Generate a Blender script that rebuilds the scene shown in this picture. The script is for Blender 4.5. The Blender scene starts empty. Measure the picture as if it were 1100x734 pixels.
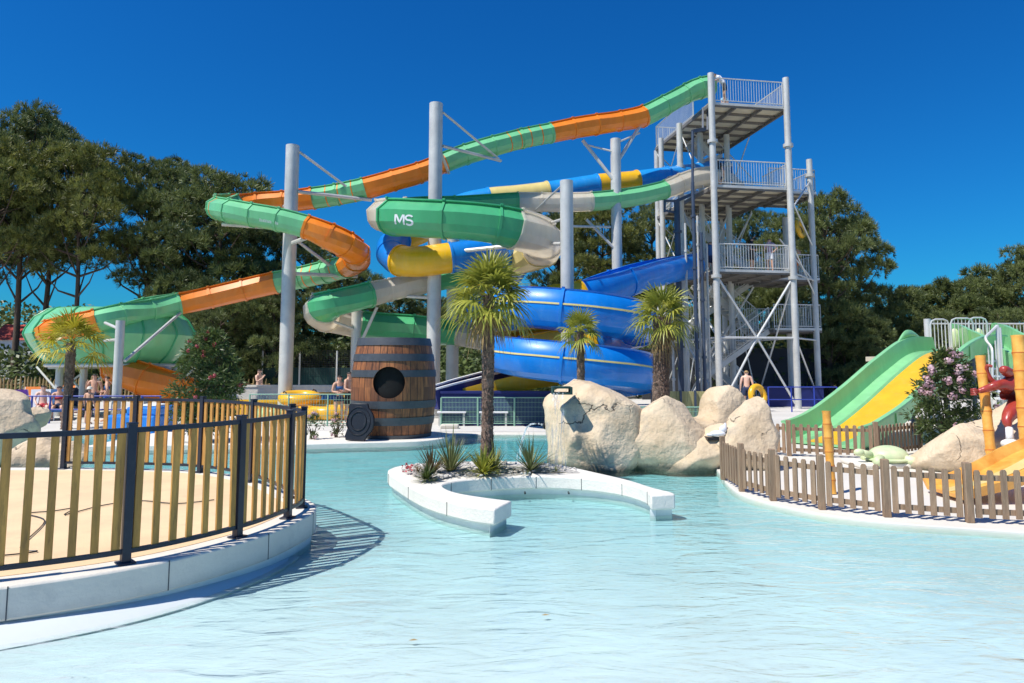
import bpy, bmesh, math, random
from mathutils import Vector, Matrix, noise
V = Vector
RND = random.Random(11)
C = bpy.context.scene.collection
SC = bpy.context.scene
# ------------------------------------------------------------------ camera model (photo pixels 1100 x 734)
H = 2.0; F = 750.0; TH = math.radians(5.5); HOR = 392.0
PPY = HOR - F * math.tan(TH)
cT, sT = math.cos(TH), math.sin(TH)

def ray(px, py):
    dx = (px - 550) / F; dy = (PPY - py) / F
    return V((dx, cT - sT * dy, sT + cT * dy))

def P(px, py, Y):            # world point seen at a pixel, at distance Y
    d = ray(px, py); return V((0, 0, H)) + d * (Y / d.y)

def G(px, py, z):            # world point seen at a pixel, at height z
    d = ray(px, py); return V((0, 0, H)) + d * ((z - H) / d.z)

def lerp(a, b, t): return a + (b - a) * t

def catmull(pts, n=8, closed=False):
    pts = [tuple(p) for p in pts]; N = len(pts); out = []
    segs = N if closed else N - 1
    for i in range(segs):
        if closed: p = [pts[(i + k - 1) % N] for k in range(4)]
        else: p = [pts[max(0, min(N - 1, i + k - 1))] for k in range(4)]
        for j in range(n):
            t = j / n
            out.append(tuple(0.5 * (2 * b + (c - a) * t + (2 * a - 5 * b + 4 * c - d) * t * t + (3 * b - a - 3 * c + d) * t ** 3)
                             for a, b, c, d in zip(*p)))
    if not closed: out.append(pts[-1])
    return out

# ------------------------------------------------------------------ materials
def nodes(name):
    m = bpy.data.materials.new(name); m.use_nodes = True
    nt = m.node_tree; nt.nodes.clear()
    out = nt.nodes.new('ShaderNodeOutputMaterial'); return m, nt, out

def N(nt, t, **kw):
    n = nt.nodes.new(t)
    for k, v in kw.items():
        if k in n.inputs.keys(): n.inputs[k].default_value = v
        else: setattr(n, k, v)
    return n

def c4(c): return (c[0], c[1], c[2], 1)

def mixc(nt, fac, a, b):
    n = nt.nodes.new('ShaderNodeMix'); n.data_type = 'RGBA'
    if isinstance(fac, (int, float)): n.inputs[0].default_value = fac
    else: nt.links.new(fac, n.inputs[0])
    for s, v in ((6, a), (7, b)):
        if isinstance(v, (tuple, list)): n.inputs[s].default_value = c4(v)
        else: nt.links.new(v, n.inputs[s])
    return n.outputs[2]

def ramp(nt, src, p0, p1):
    n = nt.nodes.new('ShaderNodeMapRange'); n.inputs[1].default_value = p0; n.inputs[2].default_value = p1
    nt.links.new(src, n.inputs[0]); return n.outputs[0]

def mat(name, col, rough=.5, metal=0., var=.12, scale=2., bump=0., bscale=25., coat=0., dirt=None, dirt_amt=.3, transl=0., stretch=None, hue2=None):
    m, nt, out = nodes(name)
    b = N(nt, 'ShaderNodeBsdfPrincipled', Metallic=metal)
    b.inputs['Coat Weight'].default_value = coat
    tc = N(nt, 'ShaderNodeTexCoord'); co = tc.outputs['Object']
    if stretch:
        mp = N(nt, 'ShaderNodeMapping'); mp.inputs['Scale'].default_value = stretch
        nt.links.new(co, mp.inputs[0]); co = mp.outputs[0]
    n1 = N(nt, 'ShaderNodeTexNoise', Scale=scale, Detail=6., Roughness=.6); nt.links.new(co, n1.inputs['Vector'])
    f = ramp(nt, n1.outputs['Fac'], .3, .7)
    c2 = hue2 or tuple(min(1, x * (1 + var)) for x in col)
    c1 = tuple(x * (1 - var) for x in col)
    cc = mixc(nt, f, c1, c2)
    if dirt:
        n2 = N(nt, 'ShaderNodeTexNoise', Scale=scale * 2.7, Detail=8., Roughness=.7); nt.links.new(co, n2.inputs['Vector'])
        f2 = ramp(nt, n2.outputs['Fac'], .52, .75)
        mu = N(nt, 'ShaderNodeMath', operation='MULTIPLY'); mu.inputs[1].default_value = dirt_amt; nt.links.new(f2, mu.inputs[0])
        cc = mixc(nt, mu.outputs[0], cc, dirt)
    nt.links.new(cc, b.inputs['Base Color'])
    r = N(nt, 'ShaderNodeMapRange'); r.inputs[3].default_value = max(.03, rough * .8); r.inputs[4].default_value = min(1, rough * 1.25)
    nt.links.new(n1.outputs['Fac'], r.inputs[0]); nt.links.new(r.outputs[0], b.inputs['Roughness'])
    if bump:
        n3 = N(nt, 'ShaderNodeTexNoise', Scale=bscale, Detail=5.); nt.links.new(co, n3.inputs['Vector'])
        bp = N(nt, 'ShaderNodeBump', Strength=min(1, bump), Distance=.02); nt.links.new(n3.outputs['Fac'], bp.inputs['Height'])
        nt.links.new(bp.outputs[0], b.inputs['Normal'])
    sh = b.outputs[0]
    if transl:
        tr = N(nt, 'ShaderNodeBsdfTranslucent'); nt.links.new(cc, tr.inputs[0])
        mx = N(nt, 'ShaderNodeMixShader'); mx.inputs[0].default_value = transl
        nt.links.new(sh, mx.inputs[1]); nt.links.new(tr.outputs[0], mx.inputs[2]); sh = mx.outputs[0]
    nt.links.new(sh, out.inputs[0]); return m

def tide(m, z0, z1, colour, amt=.6):
    """a stain band along the waterline, ragged by noise"""
    nt = m.node_tree; b = next(n for n in nt.nodes if n.type == 'BSDF_PRINCIPLED'); old = b.inputs['Base Color'].links[0].from_socket
    ge = nt.nodes.new('ShaderNodeNewGeometry'); sx = nt.nodes.new('ShaderNodeSeparateXYZ'); nt.links.new(ge.outputs['Position'], sx.inputs[0])
    no = N(nt, 'ShaderNodeTexNoise', Scale=5., Detail=6.); mp = N(nt, 'ShaderNodeMapping'); mp.inputs['Scale'].default_value = (1, 1, .3)
    nt.links.new(ge.outputs['Position'], mp.inputs[0]); nt.links.new(mp.outputs[0], no.inputs['Vector'])
    ad = N(nt, 'ShaderNodeMath', operation='MULTIPLY_ADD'); ad.inputs[1].default_value = (z1 - z0) * 1.4; nt.links.new(no.outputs['Fac'], ad.inputs[0]); nt.links.new(sx.outputs[2], ad.inputs[2])
    mu = N(nt, 'ShaderNodeMath', operation='MULTIPLY'); mu.inputs[1].default_value = amt; nt.links.new(ramp(nt, ad.outputs[0], z1 + (z1 - z0) * .7, z0 + (z1 - z0) * .5), mu.inputs[0])
    nt.links.new(mixc(nt, mu.outputs[0], old, colour), b.inputs['Base Color'])
M = {}
gel = dict(rough=.36, coat=.35, var=.09, scale=1.0, dirt_amt=.32, transl=.14, stretch=(2.5, 2.5, .6))
M['s_green'] = mat('slide green', (.20, .62, .29), dirt=(.25, .45, .3), **gel)
M['s_dgreen'] = mat('slide deep green', (.075, .46, .19), dirt=(.15, .35, .2), **gel)
M['s_orange'] = mat('slide orange', (.98, .265, .012), dirt=(.95, .45, .14), **gel)
M['s_white'] = mat('slide white', (.90, .85, .75), dirt=(.78, .62, .42), rough=.3, coat=.3, var=.05, scale=1.1, dirt_amt=.35, transl=.6, stretch=(3, 3, .7))
M['s_litblue'] = mat('slide sunlit blue', (.012, .32, .82), dirt=(.15, .5, .8), **gel)  # light put into the colour: the tube's sunlit run, paler than its shaded loops
M['s_blue'] = mat('slide blue', (.004, .235, .76), dirt=(.1, .38, .75), **gel)
M['s_yellow'] = mat('slide yellow', (.92, .52, .012), dirt=(.8, .62, .2), **gel)
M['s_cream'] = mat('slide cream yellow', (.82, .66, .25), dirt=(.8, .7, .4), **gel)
M['lgreen'] = mat('wide slide green', (.27, .64, .30), dirt=(.5, .75, .5), **gel)
M['galv'] = mat('galvanised steel', (.60, .59, .55), rough=.45, metal=.2, var=.12, scale=1.6, dirt=(.3, .33, .36), dirt_amt=.35, bump=.12, bscale=9)
M['galvdark'] = mat('dark blue grey steel', (.05, .07, .11), rough=.45, var=.2)
M['rail'] = mat('light steel rail', (.66, .66, .63), rough=.4, metal=.3, var=.1)
M['navy'] = mat('navy metal', (.012, .017, .035), rough=.38, var=.25, scale=4, dirt=(.05, .06, .08), dirt_amt=.4)
M['slat'] = mat('treated pine slat', (.50, .265, .065), rough=.75, var=.35, scale=2.2, stretch=(6, 6, .8), bump=.3, bscale=12, dirt=(.12, .075, .03), dirt_amt=.75)
M['picket'] = mat('weathered picket wood', (.28, .185, .115), rough=.85, var=.3, scale=2.2, stretch=(6, 6, .8), bump=.4, bscale=14, dirt=(.40, .32, .24), dirt_amt=.5)
M['stake'] = mat('chestnut stake', (.33, .23, .10), rough=.85, var=.35, scale=1.2, stretch=(4, 4, 1))
M['conc'] = mat('pale concrete', (.70, .65, .56), rough=.8, var=.08, scale=1.1, bump=.25, bscale=30, dirt=(.42, .41, .38), dirt_amt=.45)
M['plaza'] = mat('plaza concrete', (.60, .575, .53), rough=.85, var=.07, scale=.5, bump=.15, bscale=20, dirt=(.5, .46, .4), dirt_amt=.35)
M['cope'] = mat('white coping', (.76, .72, .64), rough=.7, var=.05, scale=1.6, bump=.4, bscale=35, dirt=(.50, .48, .43), dirt_amt=.5)
M['under'] = mat('painted pool wall', (.70, .72, .70), rough=.6, var=.06, scale=1.5, dirt=(.45, .55, .6), dirt_amt=.4)
M['pool'] = mat('pool floor paint', (.60, .64, .65), rough=.6, var=.08, scale=.55, dirt=(.58, .62, .62), dirt_amt=.4)
M['sandpad'] = mat('sand resin floor', (.76, .55, .32), rough=.85, var=.10, scale=1.2, bump=.25, bscale=60, dirt=(.58, .42, .25), dirt_amt=.6)
M['splash'] = mat('splash pad floor', (.66, .62, .55), rough=.8, var=.06, scale=.7, dirt=(.75, .6, .42), dirt_amt=.5)
M['soil'] = mat('pine needle soil', (.10, .07, .04), rough=.95, var=.35, scale=.4, bump=.4, bscale=8)
M['gravel'] = mat('white gravel', (.55, .52, .47), rough=.95, var=.35, scale=14, bump=1, bscale=40, dirt=(.25, .2, .15), dirt_amt=.8)
M['needle'] = mat('pine needles', (.060, .095, .028), rough=.5, var=.35, scale=.5, hue2=(.235, .275, .08), transl=.25)
M['needle2'] = mat('pine needles olive', (.085, .115, .028), rough=.5, var=.35, scale=.55, hue2=(.31, .32, .07), transl=.25)
M['leaf'] = mat('broad leaves', (.055, .10, .024), rough=.45, var=.4, scale=.9, hue2=(.15, .20, .05), transl=.3)
M['bark'] = mat('pine bark', (.10, .07, .05), rough=.95, var=.4, scale=3, stretch=(3, 3, .7), bump=.8, bscale=8)
M['palmleaf'] = mat('palm frond green', (.24, .30, .04), rough=.42, var=.4, scale=2.8, hue2=(.52, .50, .08), transl=.3)
M['palmyellow'] = mat('palm frond yellow', (.36, .36, .03), rough=.45, var=.3, scale=1.5, hue2=(.62, .50, .04), transl=.3)
M['deadleaf'] = mat('dead frond', (.35, .24, .10), rough=.8, var=.3, scale=3, transl=.2)
M['palmtrunk'] = mat('palm fibre trunk', (.17, .11, .08), rough=.95, var=.5, scale=9, bump=1, bscale=30, dirt=(.36, .27, .20), dirt_amt=.7)
M['pink'] = mat('pink blossom', (.78, .42, .48), rough=.6, var=.3, scale=4, hue2=(.88, .68, .70), transl=.3)
M['red'] = mat('red blossom', (.5, .05, .06), rough=.6, var=.3, scale=4, hue2=(.65, .16, .18), transl=.3)
M['yucca'] = mat('yucca blade', (.10, .14, .045), rough=.5, var=.4, scale=4, hue2=(.26, .28, .10), transl=.2)
M['bronzeplant'] = mat('bronze blade', (.15, .085, .035), rough=.55, var=.4, scale=4, hue2=(.28, .2, .07), transl=.2)
M['iron'] = mat('barrel hoop iron', (.055, .062, .072), rough=.5, var=.18, scale=3, dirt=(.12, .12, .13), dirt_amt=.4)
M['black'] = mat('black plastic', (.012, .012, .015), rough=.4, var=.2, dirt=(.07, .075, .08), dirt_amt=.5)
M['inner_shade'] = mat('painted interior shade', (.003, .0025, .002), rough=1.)  # near-black colour stands for the shade inside the barrel
M['bamboo'] = mat('orange bamboo', (.82, .30, .03), rough=.4, var=.2, scale=4, hue2=(.88, .5, .10), coat=.2)
M['node'] = mat('bamboo node', (.55, .14, .02), rough=.45)
M['creature'] = mat('red painted resin', (.36, .045, .03), rough=.3, var=.2, scale=3, coat=.3, dirt=(.6, .2, .15), dirt_amt=.25)
M['turtle'] = mat('pale green resin', (.52, .66, .36), rough=.5, var=.12, scale=4, hue2=(.7, .74, .45))
M['white'] = mat('white paint', (.78, .78, .78), rough=.5, var=.05)
M['text'] = mat('white lettering', (.82, .84, .83), rough=.4, var=.04)
M['textdim'] = mat('pale lettering', (.55, .72, .60), rough=.4, var=.05)
M['skin'] = mat('tanned skin', (.64, .36, .24), rough=.5, var=.1, scale=6)
M['skin2'] = mat('fair skin', (.78, .50, .38), rough=.5, var=.1, scale=6)
M['hair'] = mat('dark hair', (.025, .016, .012), rough=.6)
M['hairb'] = mat('blond hair', (.35, .22, .10), rough=.6)
M['shirtw'] = mat('white cotton', (.75, .76, .8), rough=.9)
M['shirtb'] = mat('pale blue cotton', (.30, .58, .72), rough=.9)
M['shirtd'] = mat('dark cotton', (.03, .03, .035), rough=.9)
M['shortsn'] = mat('navy shorts', (.02, .035, .09), rough=.8)
M['shortsb'] = mat('black shorts', (.015, .015, .018), rough=.8)
M['shortsbl'] = mat('blue swimwear', (.04, .13, .32), rough=.7)
M['shortsr'] = mat('red swimwear', (.5, .04, .06), rough=.7)
M['orange'] = mat('orange fabric', (.85, .24, .05), rough=.8)
M['purple'] = mat('purple fabric', (.14, .04, .32), rough=.8)
M['bluepl'] = mat('blue plastic', (.02, .22, .68), rough=.4, var=.1)
M['inflat'] = mat('yellow vinyl', (.86, .46, .02), rough=.3, var=.08, coat=.3)
M['inflatg'] = mat('pale green vinyl', (.45, .72, .35), rough=.3, var=.08, coat=.3)
M['navywall'] = mat('navy wall paint', (.008, .016, .13), rough=.6, var=.2)
M['charcoal'] = mat('charcoal screen', (.035, .037, .042), rough=.8, var=.2)
M['greenscreen'] = mat('dark green screen', (.006, .045, .04), rough=.8, var=.2)
M['meshgreen'] = mat('pale green wire', (.25, .45, .33), rough=.5)
M['bluerail'] = mat('blue rail paint', (.02, .05, .35), rough=.5)
M['woodpanel'] = mat('pale timber boards', (.38, .34, .15), rough=.8, var=.3, scale=1.5, stretch=(5, 5, .6))
M['roof'] = mat('red roof tile', (.45, .06, .04), rough=.8)
M['deckpan'] = mat('deck soffit panel', (.62, .56, .42), rough=.7, var=.12, scale=1.2)
M['beam'] = mat('dull deck beam', (.16, .15, .14), rough=.6)

tide(M['under'], .06, .14, (.36, .42, .40)); tide(M['conc'], .17, .26, (.42, .40, .34), .5); tide(M['cope'], .09, .2, (.55, .52, .44), .45)
def rock_mat():
    m, nt, out = nodes('artificial rock')
    b = N(nt, 'ShaderNodeBsdfPrincipled', Roughness=.85)
    tc = N(nt, 'ShaderNodeTexCoord'); co = tc.outputs['Object']
    n1 = N(nt, 'ShaderNodeTexNoise', Scale=1.3, Detail=8., Roughness=.62); nt.links.new(co, n1.inputs['Vector'])
    base = mixc(nt, ramp(nt, n1.outputs['Fac'], .35, .65), (.56, .425, .27), (.73, .595, .42))
    n2 = N(nt, 'ShaderNodeTexNoise', Scale=.9, Detail=7., Roughness=.7)
    mp = N(nt, 'ShaderNodeMapping'); mp.inputs['Scale'].default_value = (1.2, 1.2, .6); mp.inputs['Location'].default_value = (3, 1, 2)
    nt.links.new(co, mp.inputs[0]); nt.links.new(mp.outputs[0], n2.inputs['Vector'])
    mu = N(nt, 'ShaderNodeMath', operation='MULTIPLY'); mu.inputs[1].default_value = .75
    nt.links.new(ramp(nt, n2.outputs['Fac'], .55, .68), mu.inputs[0])
    base = mixc(nt, mu.outputs[0], base, (.30, .27, .22))
    # cracks: warped voronoi edges, only where a second noise lets them through
    wn = N(nt, 'ShaderNodeTexNoise', Scale=2.2, Detail=4.); nt.links.new(co, wn.inputs['Vector'])
    va = N(nt, 'ShaderNodeVectorMath', operation='MULTIPLY_ADD'); va.inputs[1].default_value = (.9, .9, .9)
    nt.links.new(wn.outputs['Color'], va.inputs[0]); nt.links.new(co, va.inputs[2])
    vo = N(nt, 'ShaderNodeTexVoronoi', feature='DISTANCE_TO_EDGE', Scale=.8); nt.links.new(va.outputs[0], vo.inputs['Vector'])
    cr = ramp(nt, vo.outputs['Distance'], .016, .0)
    gate = ramp(nt, n2.outputs['Fac'], .50, .57)
    m2 = N(nt, 'ShaderNodeMath', operation='MULTIPLY'); nt.links.new(cr, m2.inputs[0]); nt.links.new(gate, m2.inputs[1])
    base = mixc(nt, m2.outputs[0], base, (.05, .04, .03))
    # wet green-grey tide line near the water
    ge = N(nt, 'ShaderNodeNewGeometry'); sx = N(nt, 'ShaderNodeSeparateXYZ'); nt.links.new(ge.outputs['Position'], sx.inputs[0])
    ad = N(nt, 'ShaderNodeMath', operation='MULTIPLY_ADD'); ad.inputs[1].default_value = .35
    nt.links.new(n1.outputs['Fac'], ad.inputs[0]); nt.links.new(sx.outputs[2], ad.inputs[2])
    wet = ramp(nt, ad.outputs[0], .40, .30)
    base = mixc(nt, wet, base, (.15, .14, .10))
    nt.links.new(base, b.inputs['Base Color'])
    n3 = N(nt, 'ShaderNodeTexNoise', Scale=14., Detail=6.); nt.links.new(co, n3.inputs['Vector'])
    hs = N(nt, 'ShaderNodeMath', operation='MULTIPLY_ADD'); hs.inputs[1].default_value = -.8
    nt.links.new(m2.outputs[0], hs.inputs[0]); nt.links.new(n3.outputs['Fac'], hs.inputs[2])
    bp = N(nt, 'ShaderNodeBump', Strength=.7, Distance=.04); nt.links.new(hs.outputs[0], bp.inputs['Height'])
    nt.links.new(bp.outputs[0], b.inputs['Normal']); nt.links.new(b.outputs[0], out.inputs[0]); return m
M['rock'] = rock_mat()

def barrel_mat():
    m, nt, out = nodes('barrel staves')
    b = N(nt, 'ShaderNodeBsdfPrincipled', Roughness=.55)
    tc = N(nt, 'ShaderNodeTexCoord'); sp = N(nt, 'ShaderNodeSeparateXYZ'); nt.links.new(tc.outputs['Object'], sp.inputs[0])
    at = N(nt, 'ShaderNodeMath', operation='ARCTAN2'); nt.links.new(sp.outputs[0], at.inputs[0]); nt.links.new(sp.outputs[1], at.inputs[1])
    mu = N(nt, 'ShaderNodeMath', operation='MULTIPLY'); mu.inputs[1].default_value = 34 / (2 * math.pi); nt.links.new(at.outputs[0], mu.inputs[0])
    fl = N(nt, 'ShaderNodeMath', operation='FLOOR'); nt.links.new(mu.outputs[0], fl.inputs[0])
    zq = N(nt, 'ShaderNodeMath', operation='MULTIPLY'); zq.inputs[1].default_value = 1.6; nt.links.new(sp.outputs[2], zq.inputs[0])
    zf = N(nt, 'ShaderNodeMath', operation='FLOOR'); nt.links.new(zq.outputs[0], zf.inputs[0])
    cx = N(nt, 'ShaderNodeCombineXYZ'); nt.links.new(fl.outputs[0], cx.inputs[0]); nt.links.new(zf.outputs[0], cx.inputs[1])
    wn = N(nt, 'ShaderNodeTexWhiteNoise', noise_dimensions='3D'); nt.links.new(cx.outputs[0], wn.inputs['Vector'])
    base = mixc(nt, wn.outputs['Value'], (.17, .058, .022), (.50, .18, .055))
    mp = N(nt, 'ShaderNodeMapping'); mp.inputs['Scale'].default_value = (14, 14, 1.2); nt.links.new(tc.outputs['Object'], mp.inputs[0])
    gr = N(nt, 'ShaderNodeTexNoise', Scale=1.6, Detail=7., Roughness=.65); nt.links.new(mp.outputs[0], gr.inputs['Vector'])
    g2 = mixc(nt, ramp(nt, gr.outputs['Fac'], .4, .7), base, (.07, .024, .012))
    fr = N(nt, 'ShaderNodeMath', operation='FRACT'); nt.links.new(mu.outputs[0], fr.inputs[0])
    ed = N(nt, 'ShaderNodeMath', operation='PINGPONG'); ed.inputs[1].default_value = .5; nt.links.new(fr.outputs[0], ed.inputs[0])
    ln = ramp(nt, ed.outputs[0], .045, .02)
    col = mixc(nt, ln, g2, (.012, .006, .004))
    nt.links.new(col, b.inputs['Base Color'])
    bp = N(nt, 'ShaderNodeBump', Strength=.6, Distance=.02); bp.invert = True; nt.links.new(ln, bp.inputs['Height'])
    nt.links.new(bp.outputs[0], b.inputs['Normal']); nt.links.new(b.outputs[0], out.inputs[0]); return m
M['barrel'] = barrel_mat()

def water_mat():
    m, nt, out = nodes('pool water')
    tc = N(nt, 'ShaderNodeTexCoord')
    mp = N(nt, 'ShaderNodeMapping'); mp.inputs['Scale'].default_value = (.7, 1.75, 1); mp.inputs['Rotation'].default_value = (0, 0, math.radians(-12))
    nt.links.new(tc.outputs['Object'], mp.inputs[0])
    n1 = N(nt, 'ShaderNodeTexNoise', Scale=2.1, Detail=3., Roughness=.5, Distortion=1.0); nt.links.new(mp.outputs[0], n1.inputs['Vector'])
    n2 = N(nt, 'ShaderNodeTexNoise', Scale=8., Detail=3., Roughness=.5, Distortion=.6); nt.links.new(mp.outputs[0], n2.inputs['Vector'])
    ad = N(nt, 'ShaderNodeMath', operation='MULTIPLY_ADD'); ad.inputs[1].default_value = .28
    nt.links.new(n2.outputs['Fac'], ad.inputs[0]); nt.links.new(n1.outputs['Fac'], ad.inputs[2])
    bp = N(nt, 'ShaderNodeBump', Strength=.42, Distance=.11); nt.links.new(ad.outputs[0], bp.inputs['Height'])
    fr = N(nt, 'ShaderNodeFresnel', IOR=1.33); nt.links.new(bp.outputs[0], fr.inputs['Normal'])
    gl = N(nt, 'ShaderNodeBsdfGlossy', Roughness=.03); nt.links.new(bp.outputs[0], gl.inputs['Normal'])
    tr = N(nt, 'ShaderNodeBsdfTransparent'); tr.inputs[0].default_value = (.97, .99, 1, 1)
    mx = N(nt, 'ShaderNodeMixShader'); nt.links.new(fr.outputs[0], mx.inputs[0]); nt.links.new(tr.outputs[0], mx.inputs[1]); nt.links.new(gl.outputs[0], mx.inputs[2])
    nt.links.new(mx.outputs[0], out.inputs[0])
    va = N(nt, 'ShaderNodeVolumeAbsorption', Density=WDENS); va.inputs[0].default_value = (.10, .79, .81, 1)
    nt.links.new(va.outputs[0], out.inputs[1]); return m
WDENS = 1.8
M['water'] = water_mat()

def spray_mat():
    m, nt, out = nodes('falling water')
    b = N(nt, 'ShaderNodeBsdfPrincipled', Roughness=.15); b.inputs['Base Color'].default_value = (.85, .92, .95, 1)
    tr = N(nt, 'ShaderNodeBsdfTransparent')
    tc = N(nt, 'ShaderNodeTexCoord'); mp = N(nt, 'ShaderNodeMapping'); mp.inputs['Scale'].default_value = (14, 14, 1.5); nt.links.new(tc.outputs['Object'], mp.inputs[0])
    n = N(nt, 'ShaderNodeTexNoise', Scale=1.5, Detail=4.); nt.links.new(mp.outputs[0], n.inputs['Vector'])
    mx = N(nt, 'ShaderNodeMixShader'); nt.links.new(ramp(nt, n.outputs['Fac'], .5, .86), mx.inputs[0])
    nt.links.new(tr.outputs[0], mx.inputs[1]); nt.links.new(b.outputs[0], mx.inputs[2]); nt.links.new(mx.outputs[0], out.inputs[0]); return m
M['spray'] = spray_mat()

# ------------------------------------------------------------------ object helpers
def tag(o, label=None, cat=None, group=None, kind=None):
    if label: o['label'] = label
    if cat: o['category'] = cat
    if group: o['group'] = group
    if kind: o['kind'] = kind
    return o

def empty(name, loc, label=None, cat=None, group=None):
    o = bpy.data.objects.new(name, None); o.location = loc; o.empty_display_size = .2
    C.objects.link(o); return tag(o, label, cat, group)

def origin(o):
    p = V((0, 0, 0))
    while o: p += o.location; o = o.parent
    return p

def copy_tree(o, parent=None):
    c = o.copy(); C.objects.link(c)
    if parent: c.parent = parent
    for ch in list(o.children): copy_tree(ch, c)
    return c

def link_mesh(name, me, material, parent=None):
    o = bpy.data.objects.new(name, me); C.objects.link(o)
    if material and not me.materials: me.materials.append(material)
    if parent: o.parent = parent
    return o

class MB:
    def __init__(s): s.v = []; s.f = []
    def add(s, vs, fs):
        k = len(s.v); s.v += [V(p) for p in vs]; s.f += [tuple(i + k for i in f) for f in fs]
    def obox(s, c, ax, ay, az):       # centre and three half-axis vectors
        c = V(c); vs = [c + ax * i + ay * j + az * k for k in (-1, 1) for j in (-1, 1) for i in (-1, 1)]
        s.add(vs, [(0, 2, 3, 1), (4, 5, 7, 6), (0, 1, 5, 4), (2, 6, 7, 3), (0, 4, 6, 2), (1, 3, 7, 5)])
    def box(s, x0, x1, y0, y1, z0, z1):
        s.obox(((x0 + x1) / 2, (y0 + y1) / 2, (z0 + z1) / 2), V(((x1 - x0) / 2, 0, 0)), V((0, (y1 - y0) / 2, 0)), V((0, 0, (z1 - z0) / 2)))
    def bar(s, a, b, w, h=None, up=V((0, 0, 1))):
        a = V(a); b = V(b); h = h or w; d = (b - a); L = d.length
        if L < 1e-6: return
        d /= L
        if abs(d.dot(up)) > .98: up = V((0, 1, 0))
        sd = d.cross(up).normalized(); u = sd.cross(d)
        s.obox((a + b) / 2, d * (L / 2), sd * (w / 2), u * (h / 2))
    def tube(s, pts, r, n=10, cap=True, closed=False):
        pts = [V(p) for p in pts]; m = len(pts); k0 = len(s.v); rr = r if callable(r) else (lambda i: r if not isinstance(r, (list, tuple)) else r[i])
        prev = None
        for i, p in enumerate(pts):
            if closed: t = pts[(i + 1) % m] - pts[i - 1]
            else: t = pts[min(i + 1, m - 1)] - pts[max(i - 1, 0)]
            t.normalize()
            if prev is None: a = t.orthogonal().normalized()
            else:
                a = prev - t * prev.dot(t); a = a.normalized() if a.length > 1e-6 else t.orthogonal().normalized()
            prev = a; b = t.cross(a); q = rr(i)
            for j in range(n):
                an = 2 * math.pi * j / n; s.v.append(p + (a * math.cos(an) + b * math.sin(an)) * q)
        for i in range(m if closed else m - 1):
            for j in range(n):
                i2 = (i + 1) % m; j2 = (j + 1) % n
                s.f.append((k0 + i * n + j, k0 + i * n + j2, k0 + i2 * n + j2, k0 + i2 * n + j))
        if cap and not closed:
            s.f.append(tuple(k0 + j for j in reversed(range(n)))); s.f.append(tuple(k0 + (m - 1) * n + j for j in range(n)))
    def lathe(s, prof, c=(0, 0, 0), n=48, closed=False):
        c = V(c); k0 = len(s.v); m = len(prof)
        for r, z in prof:
            for j in range(n):
                a = 2 * math.pi * j / n; s.v.append(c + V((r * math.cos(a), r * math.sin(a), z)))
        for i in range(m if closed else m - 1):
            i2 = (i + 1) % m
            for j in range(n): s.f.append((k0 + i * n + j, k0 + i * n + (j + 1) % n, k0 + i2 * n + (j + 1) % n, k0 + i2 * n + j))
    def prism(s, poly, z0, z1, bottom=True):
        k = len(s.v); n = len(poly)
        a = sum(poly[i][0] * poly[(i + 1) % n][1] - poly[(i + 1) % n][0] * poly[i][1] for i in range(n))
        if a < 0: poly = poly[::-1]
        s.v += [V((p[0], p[1], z0)) for p in poly] + [V((p[0], p[1], z1)) for p in poly]
        for i in range(n): s.f.append((k + i, k + (i + 1) % n, k + n + (i + 1) % n, k + n + i))
        s.f.append(tuple(k + n + i for i in range(n)))
        if bottom: s.f.append(tuple(k + i for i in reversed(range(n))))
    def ell(s, c, rx, ry, rz, seg=14, rings=9):
        c = V(c); k = len(s.v)
        s.v.append(c + V((0, 0, -rz)))
        for i in range(1, rings):
            ph = -math.pi / 2 + math.pi * i / rings
            for j in range(seg):
                a = 2 * math.pi * j / seg; s.v.append(c + V((rx * math.cos(ph) * math.cos(a), ry * math.cos(ph) * math.sin(a), rz * math.sin(ph))))
        s.v.append(c + V((0, 0, rz))); top = len(s.v) - 1
        for j in range(seg):
            s.f.append((k, k + 1 + (j + 1) % seg, k + 1 + j)); b = k + 1 + (rings - 2) * seg
            s.f.append((top, b + j, b + (j + 1) % seg))
        for i in range(rings - 2):
            for j in range(seg):
                p = k + 1 + i * seg; s.f.append((p + j, p + (j + 1) % seg, p + seg + (j + 1) % seg, p + seg + j))
    def mesh(s, name, off=V((0, 0, 0)), smooth=30):
        me = bpy.data.meshes.new(name); me.from_pydata([tuple(p - off) for p in s.v], [], s.f); me.update()
        if smooth:
            me.shade_smooth()
            if smooth < 180: me.set_sharp_from_angle(angle=math.radians(smooth))
        return me
    def build(s, name, material, parent=None, smooth=30, bevel=0, loc=None):
        off = origin(parent) if parent else (V(loc) if loc is not None else V((0, 0, 0)))
        o = link_mesh(name, s.mesh(name, off, smooth), material, parent)
        if not parent and loc is not None: o.location = loc
        if bevel:
            b = o.modifiers.new('bevel', 'BEVEL'); b.width = bevel; b.segments = 2; b.limit_method = 'ANGLE'; b.angle_limit = math.radians(40)
        return o

def baked(o):                      # a plain mesh of an object with its modifiers applied; the object goes away
    dg = bpy.context.evaluated_depsgraph_get(); e = o.evaluated_get(dg)
    me = bpy.data.meshes.new_from_object(e); old = o.data
    bpy.data.objects.remove(o); bpy.data.meshes.remove(old); return me

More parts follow.
